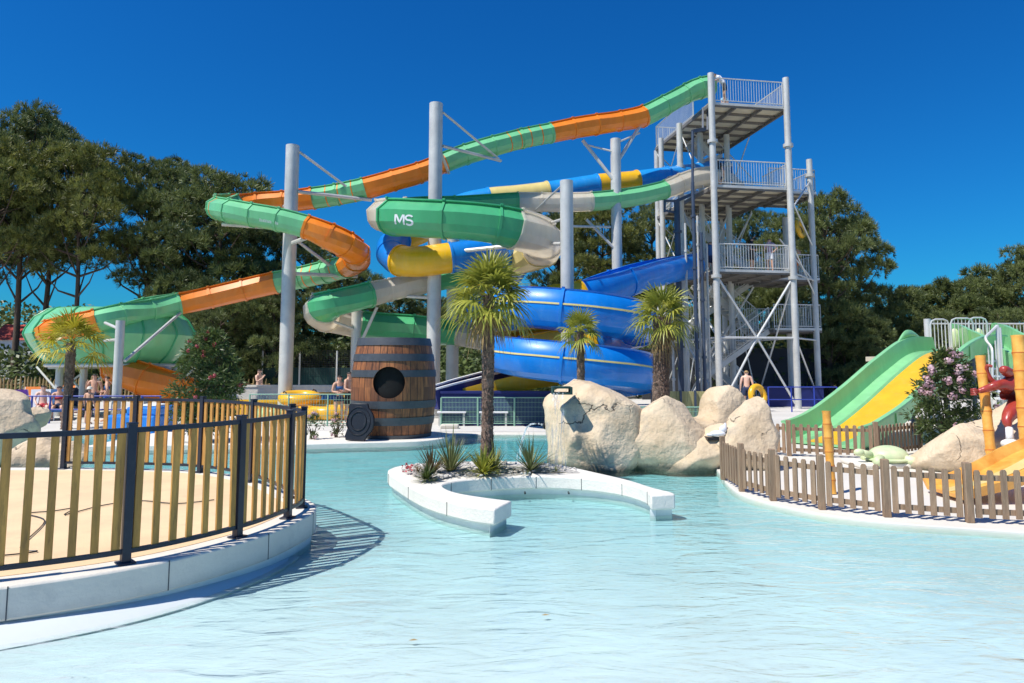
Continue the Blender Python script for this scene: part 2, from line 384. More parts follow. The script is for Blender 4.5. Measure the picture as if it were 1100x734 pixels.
# ------------------------------------------------------------------ sky, sun, camera
SUN_EL = math.radians(57)
sd = V((-.86, -.51, 0)).normalized() * math.cos(SUN_EL) + V((0, 0, math.sin(SUN_EL)))
def mixc_mul(nt, a, c):
    n = nt.nodes.new('ShaderNodeMix'); n.data_type = 'RGBA'; n.blend_type = 'MULTIPLY'; n.inputs[0].default_value = 1
    nt.links.new(a, n.inputs[6]); n.inputs[7].default_value = c4(c); return n.outputs[2]
w = bpy.data.worlds.new('World'); SC.world = w; w.use_nodes = True
nt = w.node_tree; nt.nodes.clear()
sky = nt.nodes.new('ShaderNodeTexSky'); sky.sky_type = 'NISHITA'; sky.sun_disc = False
sky.sun_elevation = SUN_EL; sky.sun_rotation = math.atan2(sd.x, sd.y); sky.air_density = 1.25; sky.dust_density = .25; sky.ozone_density = 2.6; sky.altitude = 0
hsv = nt.nodes.new('ShaderNodeHueSaturation'); hsv.inputs['Saturation'].default_value = 1.25; hsv.inputs['Value'].default_value = 1.0
bg = nt.nodes.new('ShaderNodeBackground'); bg.inputs[1].default_value = .125
wo = nt.nodes.new('ShaderNodeOutputWorld')
nt.links.new(sky.outputs[0], hsv.inputs['Color']); nt.links.new(mixc_mul(nt, hsv.outputs[0], (.045, .37, .68)), bg.inputs[0]); nt.links.new(bg.outputs[0], wo.inputs[0])
sl = bpy.data.lights.new('sun', 'SUN'); sl.energy = 4.3; sl.angle = math.radians(.53); sl.color = (1, .955, .88)
so = bpy.data.objects.new('sun', sl); C.objects.link(so); so.rotation_euler = (-sd).to_track_quat('-Z', 'Y').to_euler()
cam = bpy.data.cameras.new('camera'); co_ = bpy.data.objects.new('camera', cam); C.objects.link(co_)
cam.sensor_width = 36; cam.lens = 36 * F / 1100; cam.shift_y = -(367 - PPY) / 1100; cam.clip_end = 2000
co_.location = (0, 0, H); co_.rotation_euler = (math.pi / 2 + TH, 0, 0); SC.camera = co_
SC.view_settings.view_transform = 'Standard'; SC.view_settings.look = 'None'; SC.view_settings.exposure = .38; SC.view_settings.gamma = 1
SC.cycles.max_bounces = 8; SC.cycles.transparent_max_bounces = 12

# ================================================================== SETTING: ground, plaza, pool, water
PX0, PX1, PY0, PY1 = -22.0, 24.0, -12.0, 20.2
def ring(x0, x1, y0, y1, X0, X1, Y0, Y1, z, name, material, skirt=0):
    m = MB(); a = [(x0, y0), (x1, y0), (x1, y1), (x0, y1)]; b = [(X0, Y0), (X1, Y0), (X1, Y1), (X0, Y1)]
    vs = [(p[0], p[1], z) for p in a + b] + [(p[0], p[1], z - skirt) for p in a]
    fs = [(i, 4 + i, 4 + (i + 1) % 4, (i + 1) % 4) for i in range(4)]
    if skirt: fs += [(i, (i + 1) % 4, 8 + (i + 1) % 4, 8 + i) for i in range(4)]
    m.add(vs, fs); return tag(m.build(name, material, smooth=0), kind='structure')
ring(PX0 - 1, PX1 + 1, PY0 - 1, PY1 + 1, -900, 900, -200, 1600, .06, 'ground', M['soil'])
ring(PX0, PX1, PY0, PY1, -46, 46, -16, 44, .10, 'plaza', M['plaza'], skirt=.9)
m = MB()                                     # pool floor: shallow beach at the near left, deeper to the back
nx, ny = 46, 33
WZ = .078                                     # water surface
def floor_z(x, y):
    d = min(.10, .022 + .0085 * max(0, y - 4))
    d2 = (y - 4.4) * .035 + (x + 4) * .03
    return WZ - max(.006, min(d, .012 + max(0, d2)))
for j in range(ny + 1):
    for i in range(nx + 1):
        x = lerp(PX0 - .3, PX1 + .3, i / nx); y = lerp(PY0 - .3, PY1 + .3, j / ny); m.v.append(V((x, y, floor_z(x, y))))
for j in range(ny):
    for i in range(nx):
        k = j * (nx + 1) + i; m.f.append((k, k + 1, k + nx + 2, k + nx + 1))
tag(m.build('pool_floor', M['pool'], smooth=180), kind='structure')
m = MB(); m.box(PX0 + .002, PX1 - .002, PY0 + .002, PY1 - .002, -.75, WZ)
tag(m.build('water', M['water'], smooth=0), kind='structure')
# shallow entry ledges along the far edge
m = MB(); m.box(-14, 8, 19.55, 20.19, -.7, .092); tag(m.build('pool_step', M['cope'], smooth=0, bevel=.02), kind='structure')

# ---------------------------------------------------------------- left pad with its wall and fence
DZ = .42
FP = [G(*p, DZ) for p in ((134.5, 605), (255, 577), (309, 556.5), (324, 545), (311, 535), (270, 517.5), (215, 507.5), (143, 504.5), (68, 503.5))]
left = [V((-8.6, 4.15, DZ)), V((-7.4, 4.22, DZ)), V((-6.2, 4.42, DZ)), V((-5.1, 4.74, DZ)), V((-4.1, 5.12, DZ))]
FL = [(p.x, p.y) for p in left + FP]
curve = catmull(FL, 8)
def offset(cv, d):
    out = []
    for i, p in enumerate(cv):
        a = cv[max(0, i - 1)]; b = cv[min(len(cv) - 1, i + 1)]
        t = V((b[0] - a[0], b[1] - a[1])).normalized(); out.append((p[0] + t.y * d, p[1] - t.x * d))
    return out
outer = offset(curve, .16)
ext = [(-12.5, 11.0), (-12.5, 4.0)]
padw = empty('pad_wall', (outer[50][0], outer[50][1], 0), 'curved pale concrete kerb wall carrying the slat fence', 'wall')
m = MB(); m.prism(outer + ext, .17, .415)
m.build('kerb', M['conc'], padw, bevel=.018)
m = MB(); m.prism(offset(curve, .115) + [(-12.4, 10.9), (-12.4, 4.1)], -.7, .168); m.build('wall_base', M['under'], padw, smooth=40)
m = MB(); m.prism(offset(curve, -.14) + [(-12.3, 10.6), (-12.3, 4.6)], .40, .4195); tag(m.build('pad_floor', M['sandpad'], smooth=0), kind='structure')
m = MB()                                     # joints between the kerb blocks: thin dark mortar lines standing in the face
acc = 0
for i in range(1, len(outer)):
    a, b = V(outer[i - 1]), V(outer[i]); acc += (b - a).length
    if acc > .95:
        acc = 0; t = (b - a).normalized(); nrm = V((t.y, -t.x))
        m = MB(); m.obox((b.x, b.y, .295), V((t.x, t.y, 0)) * .004, V((nrm.x, nrm.y, 0)) * .003, V((0, 0, .118))); m.build('joint', M['iron'], padw, smooth=0)

m = MB(); n = 0
for i in range(0, 56):                       # sloped skirt where the pool floor runs up against the kerb
    f = min(1, (55 - i) / 26); a = V(outer[i]); b = V(offset(curve, .16 + .02 + .30 * f)[i]); a2 = V(offset(curve, .10)[i])
    m.v += [V((a2.x, a2.y, .075 + .115 * f)), V((a.x, a.y, .07 + .105 * f)), V((b.x, b.y, .062)), V((a2.x, a2.y, -.2))]; n += 1
for i in range(n - 1):
    for c in range(4): m.f.append((i * 4 + c, i * 4 + (c + 1) % 4, i * 4 + 4 + (c + 1) % 4, i * 4 + 4 + c))
m.build('skirt', M['pool'], padw, smooth=40)
fence = empty('slat_fence', (FP[0].x, FP[0].y, DZ), 'black metal fence with treated timber slats around the sand coloured pad', 'fence')
pts = [V(p) for p in FL]
def rail_z(a, b, z0, z1, w, mb):
    mb.bar((a.x, a.y, (z0 + z1) / 2), (b.x, b.y, (z0 + z1) / 2), w, z1 - z0)
for i, p in enumerate(pts):
    m = MB(); t = (pts[min(i + 1, len(pts) - 1)] - pts[max(i - 1, 0)]).normalized(); tn = V((t.x, t.y, 0)); nn = V((t.y, -t.x, 0))
    m.obox((p.x, p.y, DZ + .55), tn * .034, nn * .034, V((0, 0, .55)))
    m.obox((p.x, p.y, DZ + 1.105), tn * .038, nn * .038, V((0, 0, .008)))
    m.obox((p.x, p.y, DZ + .006), tn * .065, nn * .065, V((0, 0, .006)))
    m.build('post', M['navy'], fence, bevel=.004)
for i in range(len(pts) - 1):
    sub = [V(q) for q in curve[i * 8:i * 8 + 9]]
    mr = MB()
    for z0, z1, wd in ((1.03, 1.07, .022), (.075, .11, .02)):
        rails = MB(); n = len(sub); k = 0
        for j, q in enumerate(sub):
            t = (sub[min(j + 1, n - 1)] - sub[max(j - 1, 0)]).normalized(); nn = V((t.y, -t.x, 0)) * wd
            rails.v += [V((q.x, q.y, DZ + z0)) - nn, V((q.x, q.y, DZ + z0)) + nn, V((q.x, q.y, DZ + z1)) + nn, V((q.x, q.y, DZ + z1)) - nn]
        for j in range(n - 1):
            for c in range(4): rails.f.append((j * 4 + c, j * 4 + (c + 1) % 4, j * 4 + 4 + (c + 1) % 4, j * 4 + 4 + c))
        rails.f += [(3, 2, 1, 0), (n * 4 - 4, n * 4 - 3, n * 4 - 2, n * 4 - 1)]
        rails.build('rail', M['navy'], fence)
    L = sum((b - a).length for a, b in zip(sub[:-1], sub[1:])); ns = max(2, round(L / .142))
    ms = MB()
    for k in range(ns):
        s = (k + .5) / ns * L; j = 0
        while j < 7 and s > (sub[j + 1] - sub[j]).length: s -= (sub[j + 1] - sub[j]).length; j += 1
        t = (sub[j + 1] - sub[j]).normalized(); q = sub[j] + t * s
        w_ = .029 * RND.uniform(.92, 1.08)
        ms.obox((q.x, q.y, DZ + .57), V((t.x, t.y, 0)) * w_, V((t.y, -t.x, 0)) * .012, V((RND.uniform(-.004, .004), 0, .462)))
    ms.build('slat_panel', M['slat'], fence, bevel=.003)
# loose cable on the pad
m = MB(); pl = [G(x, y, DZ + .012) for x, y in ((-20, 598), (10, 596), (40, 592), (22, 588), (48, 560), (30, 552), (58, 549), (80, 546), (70, 553), (110, 543), (150, 538), (190, 541), (230, 537))]
m.tube([V(p) for p in catmull(pl, 6)], .006, 5)
tag(m.build('cable', M['black']), 'thin black cable snaking over the sand coloured pad floor', 'cable')

# ---------------------------------------------------------------- horseshoe island
IZ = .35
out_px = [(531.5, 547), (508, 544), (480, 538), (461, 532.5), (445, 525.5), (428, 515.5), (417.5, 508), (419, 503.6), (436, 499.5), (480, 496.5), (530, 495.5), (580, 497), (609, 501), (642, 508), (674.5, 515.5), (702, 524), (721, 528.6), (725.5, 531)]
in_px = [(699, 532), (692, 525.5), (665, 518), (620, 513), (571, 511.5), (508, 514.6), (484, 518), (475.5, 521.5), (481, 526), (496, 530.5), (525, 535), (550, 538)]
oc = [G(x, y, IZ) for x, y in out_px]; ic = [G(x, y, IZ) for x, y in in_px]
def resample(cv, n):
    L = [0]
    for a, b in zip(cv[:-1], cv[1:]): L.append(L[-1] + (V(b) - V(a)).length)
    out = []; k = 0
    for i in range(n):
        d = L[-1] * i / (n - 1)
        while k < len(cv) - 2 and d > L[k + 1]: k += 1
        out.append(tuple(V(cv[k]).lerp(V(cv[k + 1]), (d - L[k]) / max(1e-9, L[k + 1] - L[k]))))
    return out
NS = 90
po = resample(catmull([(p.x, p.y) for p in oc], 6), NS); pi_ = resample(catmull([(p.x, p.y) for p in ic], 6)[::-1], NS)
poly = po + pi_[::-1]
def cshape(m, o, i, z0, z1):
    n = len(o); k = len(m.v)
    for z in (z0, z1): m.v += [V((p[0], p[1], z)) for p in o] + [V((p[0], p[1], z)) for p in i]
    for j in range(n - 1):
        m.f += [(k + 2 * n + j, k + 3 * n + j, k + 3 * n + j + 1, k + 2 * n + j + 1), (k + j, k + j + 1, k + n + j + 1, k + n + j),
                (k + j, k + 2 * n + j, k + 2 * n + j + 1, k + j + 1), (k + n + j, k + n + j + 1, k + 3 * n + j + 1, k + 3 * n + j)]
    m.f += [(k, k + n, k + 3 * n, k + 2 * n), (k + n - 1, k + 3 * n - 1, k + 4 * n - 1, k + 2 * n - 1)]
isl = empty('planter_island', (po[0][0], po[0][1], 0), 'white horseshoe shaped planter island with a gravel bed and the tall palm', 'planter')
m = MB(); cshape(m, po, pi_, .16, IZ); m.build('coping', M['cope'], isl, bevel=.022, smooth=40)
m = MB()
for j in range(7, NS - 4, 11):
    a, b = V(po[j]), V(pi_[j]); c = (a + b) / 2; d = (b - a); L = d.length; d /= L; t = V((-d.y, d.x))
    for e, w_ in ((a, -1), (b, 1)): m = MB(); m.obox((e.x + d.x * w_ * .002, e.y + d.y * w_ * .002, (IZ + .16) / 2), V((t.x, t.y, 0)) * .004, V((d.x, d.y, 0)) * .003, V((0, 0, .085))); m.build('joint', M['iron'], isl, smooth=0)
n_ = len(poly); area = sum(poly[i][0] * poly[(i + 1) % n_][1] - poly[(i + 1) % n_][0] * poly[i][1] for i in range(n_))
sgn = 1 if area > 0 else -1
ins = []
for i in range(n_):
    a = V(poly[i - 1]); b = V(poly[(i + 1) % n_]); t = (b - a).normalized(); ins.append((poly[i][0] - sgn * t.y * .07, poly[i][1] + sgn * t.x * .07))
m = MB(); cshape(m, ins[:NS], ins[NS:][::-1], -.7, .158); m.build('wall', M['under'], isl, smooth=40)
bed = [G(x, y, IZ) for x, y in ((431, 506), (443, 511), (456, 517), (470, 517), (480, 514), (506, 510), (570, 507.5), (622, 508.5), (606, 504), (575, 500.5), (530, 498.8), (480, 499.6), (446, 502))]
bc = catmull([(p.x, p.y) for p in bed], 5, True)
m = MB(); k0 = 0
cen = V((sum(p[0] for p in bc) / len(bc), sum(p[1] for p in bc) / len(bc)))
rings_ = 9
for r in range(rings_ + 1):
    f = r / rings_
    for p in bc:
        q = cen + (V(p) - cen) * (1 - f); m.v.append(V((q.x, q.y, IZ + .004 + (.05 * (1 - (1 - f) ** 3)) + (RND.uniform(-.012, .018) if 0 < r < rings_ else 0))))
nb = len(bc)
for r in range(rings_):
    for j in range(nb): m.f.append((r * nb + j, r * nb + (j + 1) % nb, (r + 1) * nb + (j + 1) % nb, (r + 1) * nb + j))
m.build('gravel_bed', M['gravel'], isl, smooth=180)
m = MB()                                      # scattered pebbles: one stuff object
for k in range(420):
    a, b = RND.choice(bc), RND.choice(bc); q = V(a).lerp(V(b), RND.uniform(.08, .92)); r = RND.uniform(.008, .028)
    m.ell((q.x, q.y, IZ + .035 + r * .4), r, r * RND.uniform(.7, 1.2), r * .7, 6, 4)
tag(m.build('pebbles', M['gravel']), kind='stuff')
for i, px in enumerate((564, 611)):         # small return-jet nozzles under the coping
    q = G(px, 530, .13); m = MB(); m.tube([q + V((0, -.02, 0)), q + V((0, .09, 0))], .014, 8)
    tag(m.build('pool_jet', M['black']), ['small dark jet nozzle in the island wall, nearer the palm', 'small dark jet nozzle in the island wall, nearer the right arm'][i], 'nozzle', 'jet nozzles in the island wall')

# ---------------------------------------------------------------- barrel island
BZ = .2
fr_px = [(250, 477), (300, 477.5), (329, 477), (383, 475.6), (445, 474), (470, 471.8), (482, 469)]
fe = [G(x, y, BZ) for x, y in fr_px]
bi = [(-9.5, 15.8)] + [(p.x, p.y) for p in fe] + [(-1.55, 18.6), (-2.1, 19.2), (-4.5, 19.25), (-9.5, 19.1)]
bis = empty('barrel_platform', (fe[4].x, fe[4].y, 0), 'low white rounded pool platform under the giant barrel', 'platform')
m = MB(); m.prism(catmull(bi[1:8], 5) + bi[8:] + bi[:1], .06, BZ); m.build('coping', M['cope'], bis, bevel=.02, smooth=40)
m = MB(); m.prism([(x * .985, y + .07) for x, y in bi], -.7, .058); m.build('wall', M['under'], bis, smooth=40)

# ---------------------------------------------------------------- right splash pad
RZ = .112
kp = [(745, 500), (768, 503), (779, 517), (795, 530), (830, 541), (883, 552), (953, 561), (1042, 567.5), (1120, 573), (1300, 585)]
ke = [G(x, y, RZ) for x, y in kp]
rp = catmull([(p.x, p.y) for p in ke], 5) + [(PX1 - .3, ke[-1].y), (PX1 - .3, PY1 - .01), (4.2, PY1 - .01), (4.2, 15.5)]
m = MB(); m.prism(rp, -.7, RZ); tag(m.build('splash_pad', M['splash'], bevel=.015, smooth=0), kind='structure')

# ================================================================== WATER SLIDES
HALF = [(.0, -.50), (.22, -.475), (.38, -.385), (.50, -.22), (.56, .09), (.30, .39), (.36, .41), (.36, .445), (.25, .445)]
INN = [(.255, .375), (.505, .085), (.45, -.19), (.345, -.335), (.2, -.425), (0, -.45)]
PROFILE = HALF + INN + [(-a, b) for a, b in INN[-2::-1]] + [(-a, b) for a, b in HALF[:0:-1]]
TUBE = [(.5 * math.sin(a), -.5 * math.cos(a)) for a in [2 * math.pi * i / 20 for i in range(20)]]
class Path:
    """a swept trough; ctrl = world points with a scale, n samples per control"""
    def __init__(s, ctrl, bank=.5, n=8):
        s.n = n; q = catmull([tuple(p) + (k,) for p, k in ctrl], n)
        s.p = [V(a[:3]) for a in q]; s.k = [a[3] for a in q]; s.fr = []
        m = len(s.p)
        T = [(s.p[min(i + 1, m - 1)] - s.p[max(i - 1, 0)]).normalized() for i in range(m)]
        K = []
        for i in range(m):
            a, b = max(i - 1, 0), min(i + 1, m - 1)
            K.append((T[b] - T[a]) / max(1e-6, (s.p[b] - s.p[a]).length))
        for i in range(m):
            kk = V((0, 0, 0)); c = 0
            for j in range(max(0, i - 5), min(m, i + 6)): kk += K[j]; c += 1
            kk /= c; kk.z = 0
            if kk.length > .55: kk *= .55 / kk.length
            up = V((0, 0, 1)) + kk * bank; t = T[i]; sd_ = t.cross(up).normalized(); s.fr.append((t, sd_, sd_.cross(t)))
    def at(s, i, a, b, grow=1.):
        t, sd_, u = s.fr[i]; return s.p[i] + (sd_ * a + u * b) * (s.k[i] * grow)
    def sweep(s, i0, i1, prof, mb, grow=1.):
        k0 = len(mb.v); n = len(prof)
        for i in range(i0, i1 + 1):
            for a, b in prof: mb.v.append(s.at(i, a, b, grow))
        for i in range(i1 - i0):
            for j in range(n):
                j2 = (j + 1) % n; mb.f.append((k0 + i * n + j, k0 + i * n + j2, k0 + (i + 1) * n + j2, k0 + (i + 1) * n + j))
        mb.f.append(tuple(k0 + j for j in reversed(range(n)))); mb.f.append(tuple(k0 + (i1 - i0) * n + j for j in range(n)))
    def flange(s, i, prof, mb, grow=1.07, w=.045):
        t = s.fr[i][0]; k0 = len(mb.v); n = len(prof)
        for e in (-w, w):
            for a, b in prof: mb.v.append(s.at(i, a, b, grow) + t * e)
        for e in (-w, w):
            for a, b in prof: mb.v.append(s.at(i, a, b, .985) + t * e)
        for j in range(n):
            j2 = (j + 1) % n
            for a, b in ((0, n), (2 * n, 0), (n, 3 * n)): mb.f.append((k0 + a + j, k0 + a + j2, k0 + b + j2, k0 + b + j))

def make_slide(name, label, ctrl, prof, base, cols, bank=.5, every=2, loc=None, stripes=()):
    """ctrl: (px, py, Y, colour-or-None, scale-or-None) or (Vector, colour, scale)"""
    pts = []; tags = []; k = base
    for c in ctrl:
        if isinstance(c[0], V): p, col, sc = c
        else: p, col, sc = P(*c[:3]), c[3] if len(c) > 3 else None, c[4] if len(c) > 4 else None
        k = sc or k; pts.append((p, k)); tags.append(col)
    path = Path(pts, bank); root = empty(name, pts[0][0], label, 'water slide')
    starts = [i for i, t in enumerate(tags) if t]
    for a, b in zip(starts, starts[1:] + [len(pts) - 1]):
        mb = MB(); path.sweep(a * 8, b * 8, prof, mb)
        o = mb.build('trough_section', M[cols[tags[a]][0]], root, smooth=24); o['label'] = cols[tags[a]][1] + ' section of trough'
        for i in range(a, b + 1):
            if i < b and (i == a or (i - a) % every == 0):
                fl = MB(); path.flange(min(len(path.p) - 1, i * 8), prof, fl); fl.build('joint_flange', M[cols[tags[a]][0]], o, smooth=24)
    return root, path

STROKES = {'M': ([[(0, 0), (0, 1), (.12, 1), (.47, .2), (.82, 1), (.94, 1), (.94, 0)]], 1.14), 'S': ([[(.68 * .5 + .34 * math.cos(math.radians(a)) * (1.0), .745 + .255 * math.sin(math.radians(a))) for a in range(25, 271, 15)] + [(.34 + .34 * math.cos(math.radians(a)), .25 + .25 * math.sin(math.radians(a))) for a in range(75, -156, -15)]], .9)}
def lettering(text, size, place, name, material, parent, wd=.19):
    """strokes laid on a curved wall: every stroke is a ribbon of short quads"""
    m = MB(); x0 = 0
    for ch in text:
        st_, adv = STROKES[ch]
        for line in st_:
            pts = []
            for a, b in zip(line[:-1], line[1:]):
                n = max(1, int((V(b) - V(a)).length / .12)); pts += [V(a).lerp(V(b), i / n) for i in range(n)]
            pts.append(V(line[-1])); k = len(m.v)
            for i, p in enumerate(pts):
                t = (pts[min(i + 1, len(pts) - 1)] - pts[max(i - 1, 0)]).normalized(); nn = V((-t.y, t.x)) * wd * .5
                for q in (p + nn, p - nn): m.v.append(place((x0 + q.x) * size, q.y * size))
            for i in range(len(pts) - 1): m.f.append((k + 2 * i, k + 2 * i + 1, k + 2 * i + 3, k + 2 * i + 2))
        x0 += adv
    return m.build(name, material, parent, smooth=0)

def on_trough(path, i0, side, b0, hang):
    """maps text (x along the trough, y up its wall) on the outside of a trough; side +1/-1, text starts at sample i0"""
    prof = [(.50, -.22), (.56, .09), (.30, .39)]
    prof = [(.22, -.475), (.38, -.385)] + prof
    def wall(b):
        for (a0, c0), (a1, c1) in zip(prof[:-1], prof[1:]):
            if c0 <= b <= c1: return lerp(a0, a1, (b - c0) / (c1 - c0))
        return prof[0][0]
    def place(x, y):
        i = i0; d = x
        while i < len(path.p) - 2 and d > (path.p[i + 1] - path.p[i]).length: d -= (path.p[i + 1] - path.p[i]).length; i += 1
        f = d / (path.p[i + 1] - path.p[i]).length; b = b0 + y / path.k[i]
        a = side * (wall(b) + .012)
        return path.at(i, a, b).lerp(path.at(i + 1, a, b), f)
    return place

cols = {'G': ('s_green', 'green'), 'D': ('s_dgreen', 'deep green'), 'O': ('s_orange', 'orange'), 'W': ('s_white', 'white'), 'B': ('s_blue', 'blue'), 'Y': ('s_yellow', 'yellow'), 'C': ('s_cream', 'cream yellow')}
# --- A: the long green and orange slide from the top deck to the bowl
A = [(762, 93, 31.1, 'G', .95), (752, 95, 31.0), (735, 101, 30.9), (712, 114, 30.5), (690, 125, 30.2, 'O'), (665, 130, 29.9, None, .88), (640, 134, 29.5), (615, 138, 29.2), (591, 143, 28.9, 'G', .84),
     (560, 149, 28.6), (530, 157, 28.2), (500, 166, 27.9), (476, 175, 27.7, 'O'), (450, 186, 27.4), (422, 194, 27.2), (391, 203, 27, 'G'), (362, 209, 27), (336, 213, 27, 'O'), (305, 216.5, 27), (275, 217.5, 26.9),
     (252, 219, 26.5, 'G'), (238, 221, 25.8), (236, 224, 24.9), (248, 227, 24.4), (272, 231, 24.2), (300, 236, 24.1), (330, 244, 24.1, 'O'), (353, 254, 24.2, None, .9), (371, 263, 24.5), (382, 271, 25.1), (383, 279, 25.9),
     (372, 286, 26.7, 'G'), (350, 292, 27.2), (323, 298, 27.5), (296, 303.5, 27.5, 'O'), (262, 311, 27.4), (226, 319, 27.1), (191, 326, 26.6, 'G'), (160, 332, 25.9), (130, 338, 24.9, None, .82), (104, 345, 24.5, 'O'), (78, 351, 24.4), (56, 356, 24.8), (46, 359, 25.5)]
rA, pA = make_slide('bowl_slide', 'long green and orange water slide winding from the top tower deck to the green bowl', A, PROFILE, .9, cols, bank=.35, every=1)
for a_, b_ in ((8 * 8 + 3, 9 * 8 + 6), (15 * 8 + 3, 16 * 8 + 6), (20 * 8 + 6, 22 * 8 + 3), (31 * 8, 32 * 8 + 6), (36 * 8 + 1, 37 * 8 + 1)):
    L = 1
    for i in range(a_, b_ + 1):
        L += (pA.p[i] - pA.p[i - 1]).length
        if L > .42: L = 0; m = MB(); pA.flange(i, PROFILE, m, 1.012, .022); m.build('orange_ring', M['s_orange'], rA, smooth=24)
# --- B: green and white trough with the lettering
B = [(768, 189, 32, 'W', .95), (745, 192, 31.2), (727, 198, 30.7), (712, 204, 30.3, 'G', .85), (688, 210, 29.9), (662, 214, 29.5), (634, 216.5, 29.1, 'W', .80), (608, 217.5, 29), (582, 217.5, 29), (556, 217, 29, 'D'), (524, 219, 28.8), (488, 221, 28.5), (452, 224, 28, None, 1.0),
     (428, 227, 27.1, 'W', 1.15), (416, 229, 26), (414, 231, 24.8), (424, 233, 23.9, 'D', 1.28), (448, 234.5, 23.4), (478, 236, 23.2), (508, 238, 23.2), (534, 241.5, 23.3, None, 1.3), (553, 246, 23.5, 'W', 1.35), (572, 252, 23.9), (583, 259, 24.7), (580, 268, 25.7, 'C'), (565, 277, 26.5, None, 1.15), (545, 283, 27, 'D', 1.0), (518, 289, 27.1), (490, 295, 26.9),  # cream end of the white bend paints in the warm glow through it
     (466, 301, 26.6, 'W', .9), (441, 306, 26.3), (418, 311, 26), (396, 316, 25.6, 'D', 1.0), (376, 321, 25.2), (358, 326, 24.9), (347, 331, 25, 'W', 1.1), (344, 336, 25.7), (352, 341, 26.5), (370, 345, 27.1), (388, 348, 27.4, 'D', 1.1), (415, 350, 27.7), (445, 352, 27.8), (475, 356, 27.8), (494, 359, 27.7, 'W', .95), (516, 363, 27.5), (540, 367, 27.3)]
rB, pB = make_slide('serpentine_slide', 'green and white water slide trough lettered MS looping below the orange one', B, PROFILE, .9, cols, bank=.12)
iM = min(range(13 * 8, 21 * 8), key=lambda i: abs((pB.p[i].x / pB.p[i].y * F + 550) - 435))
side = 1 if pB.fr[iM][1].y < 0 else -1
fa = pB
lettering('MS', .30, on_trough(pB, iM, side, -.29, 0), 'lettering', M['text'], rB)
i2 = min(range(13 * 8, 21 * 8), key=lambda i: abs((pB.p[i].x / pB.p[i].y * F + 550) - 426))
iA = min(range(23 * 8, 26 * 8), key=lambda i: abs((pA.p[i].x / pA.p[i].y * F + 550) - 283))
def small_marks(path, i0, side, b0, L, hgt, parent):     # the illegible small line below: a broken pale band of letter-sized strokes
    pl_ = on_trough(path, i0, side, b0, 0); m = MB(); x = 0; r = random.Random(5)
    while x < L:
        wd = r.uniform(.035, .06)
        if r.random() > .12:
            q = [pl_(x, 0), pl_(x + wd, 0), pl_(x + wd, hgt * r.uniform(.6, 1)), pl_(x, hgt * r.uniform(.6, 1))]; m.add(q, [(0, 1, 2, 3)])
        x += wd + .014
    m.build('lettering', M['textdim'], parent, smooth=0)
small_marks(pB, i2, side, -.40, .82, .07, rB)
small_marks(pA, iA, 1 if pA.fr[iA][1].y < 0 else -1, -.30, .72, .10, rA)
# --- C: blue and yellow tube
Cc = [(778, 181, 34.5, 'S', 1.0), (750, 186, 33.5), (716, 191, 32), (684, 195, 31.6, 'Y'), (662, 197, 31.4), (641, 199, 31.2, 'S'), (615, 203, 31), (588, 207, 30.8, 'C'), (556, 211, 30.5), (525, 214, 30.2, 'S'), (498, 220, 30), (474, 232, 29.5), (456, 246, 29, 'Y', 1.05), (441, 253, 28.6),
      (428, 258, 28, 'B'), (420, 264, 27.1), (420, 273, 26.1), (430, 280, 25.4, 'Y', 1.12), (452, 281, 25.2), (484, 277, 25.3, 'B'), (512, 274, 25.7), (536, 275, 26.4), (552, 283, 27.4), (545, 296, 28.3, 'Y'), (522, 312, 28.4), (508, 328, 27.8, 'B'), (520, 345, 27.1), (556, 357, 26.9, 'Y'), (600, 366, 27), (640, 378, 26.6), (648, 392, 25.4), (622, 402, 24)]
cols['S'] = ('s_litblue', 'sunlit light blue')  # sunlit stretch of the tube; its shaded loops take the darker blue
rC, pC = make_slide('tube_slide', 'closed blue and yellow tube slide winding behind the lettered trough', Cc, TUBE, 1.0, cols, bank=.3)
# --- D: big blue helix
hx, hy, hr = (612 - 550) / F * 22.5, 22.5, 2.2
D = [(P(742, 286, 31.5), 'B', 1.15), (P(716, 291, 30.2), None, None), (P(692, 297, 28.8), None, None), (P(668, 305, 27.2), None, None)]
for k, a in enumerate(range(80, 790, 30)):
    an = math.radians(a); z = 3.52 - (a - 270) / 360 * 1.52
    c = {0: 'Y', 3: 'B', 11: 'Y', 15: 'B'}.get(k)
    D.append((V((hx + hr * math.cos(an), hy + hr * math.sin(an), z)), c, 1.13))
HEL = [(.0, -.5), (.25, -.48), (.43, -.38), (.54, -.2), (.58, 0), (.57, .16), (.52, .33), (.44, .45), (.47, .49), (.37, .49), (.37, .44), (.46, .3), (.51, .14), (.52, 0), (.48, -.18), (.38, -.33), (.22, -.42), (0, -.44)]
HEL = HEL + [(-a, b) for a, b in HEL[-2:0:-1]]
rD, pD = make_slide('helix_slide', 'big bright blue spiral slide with a thin yellow stripe', D, HEL, 1.13, cols, bank=.35, every=3)
m = MB(); st = [(.575, .03), (.602, .03), (.60, .075), (.575, .075)]
pD.sweep(4 * 8, len(pD.p) - 2, st, m); m.build('pinstripe', M['s_cream'], rD, smooth=24)
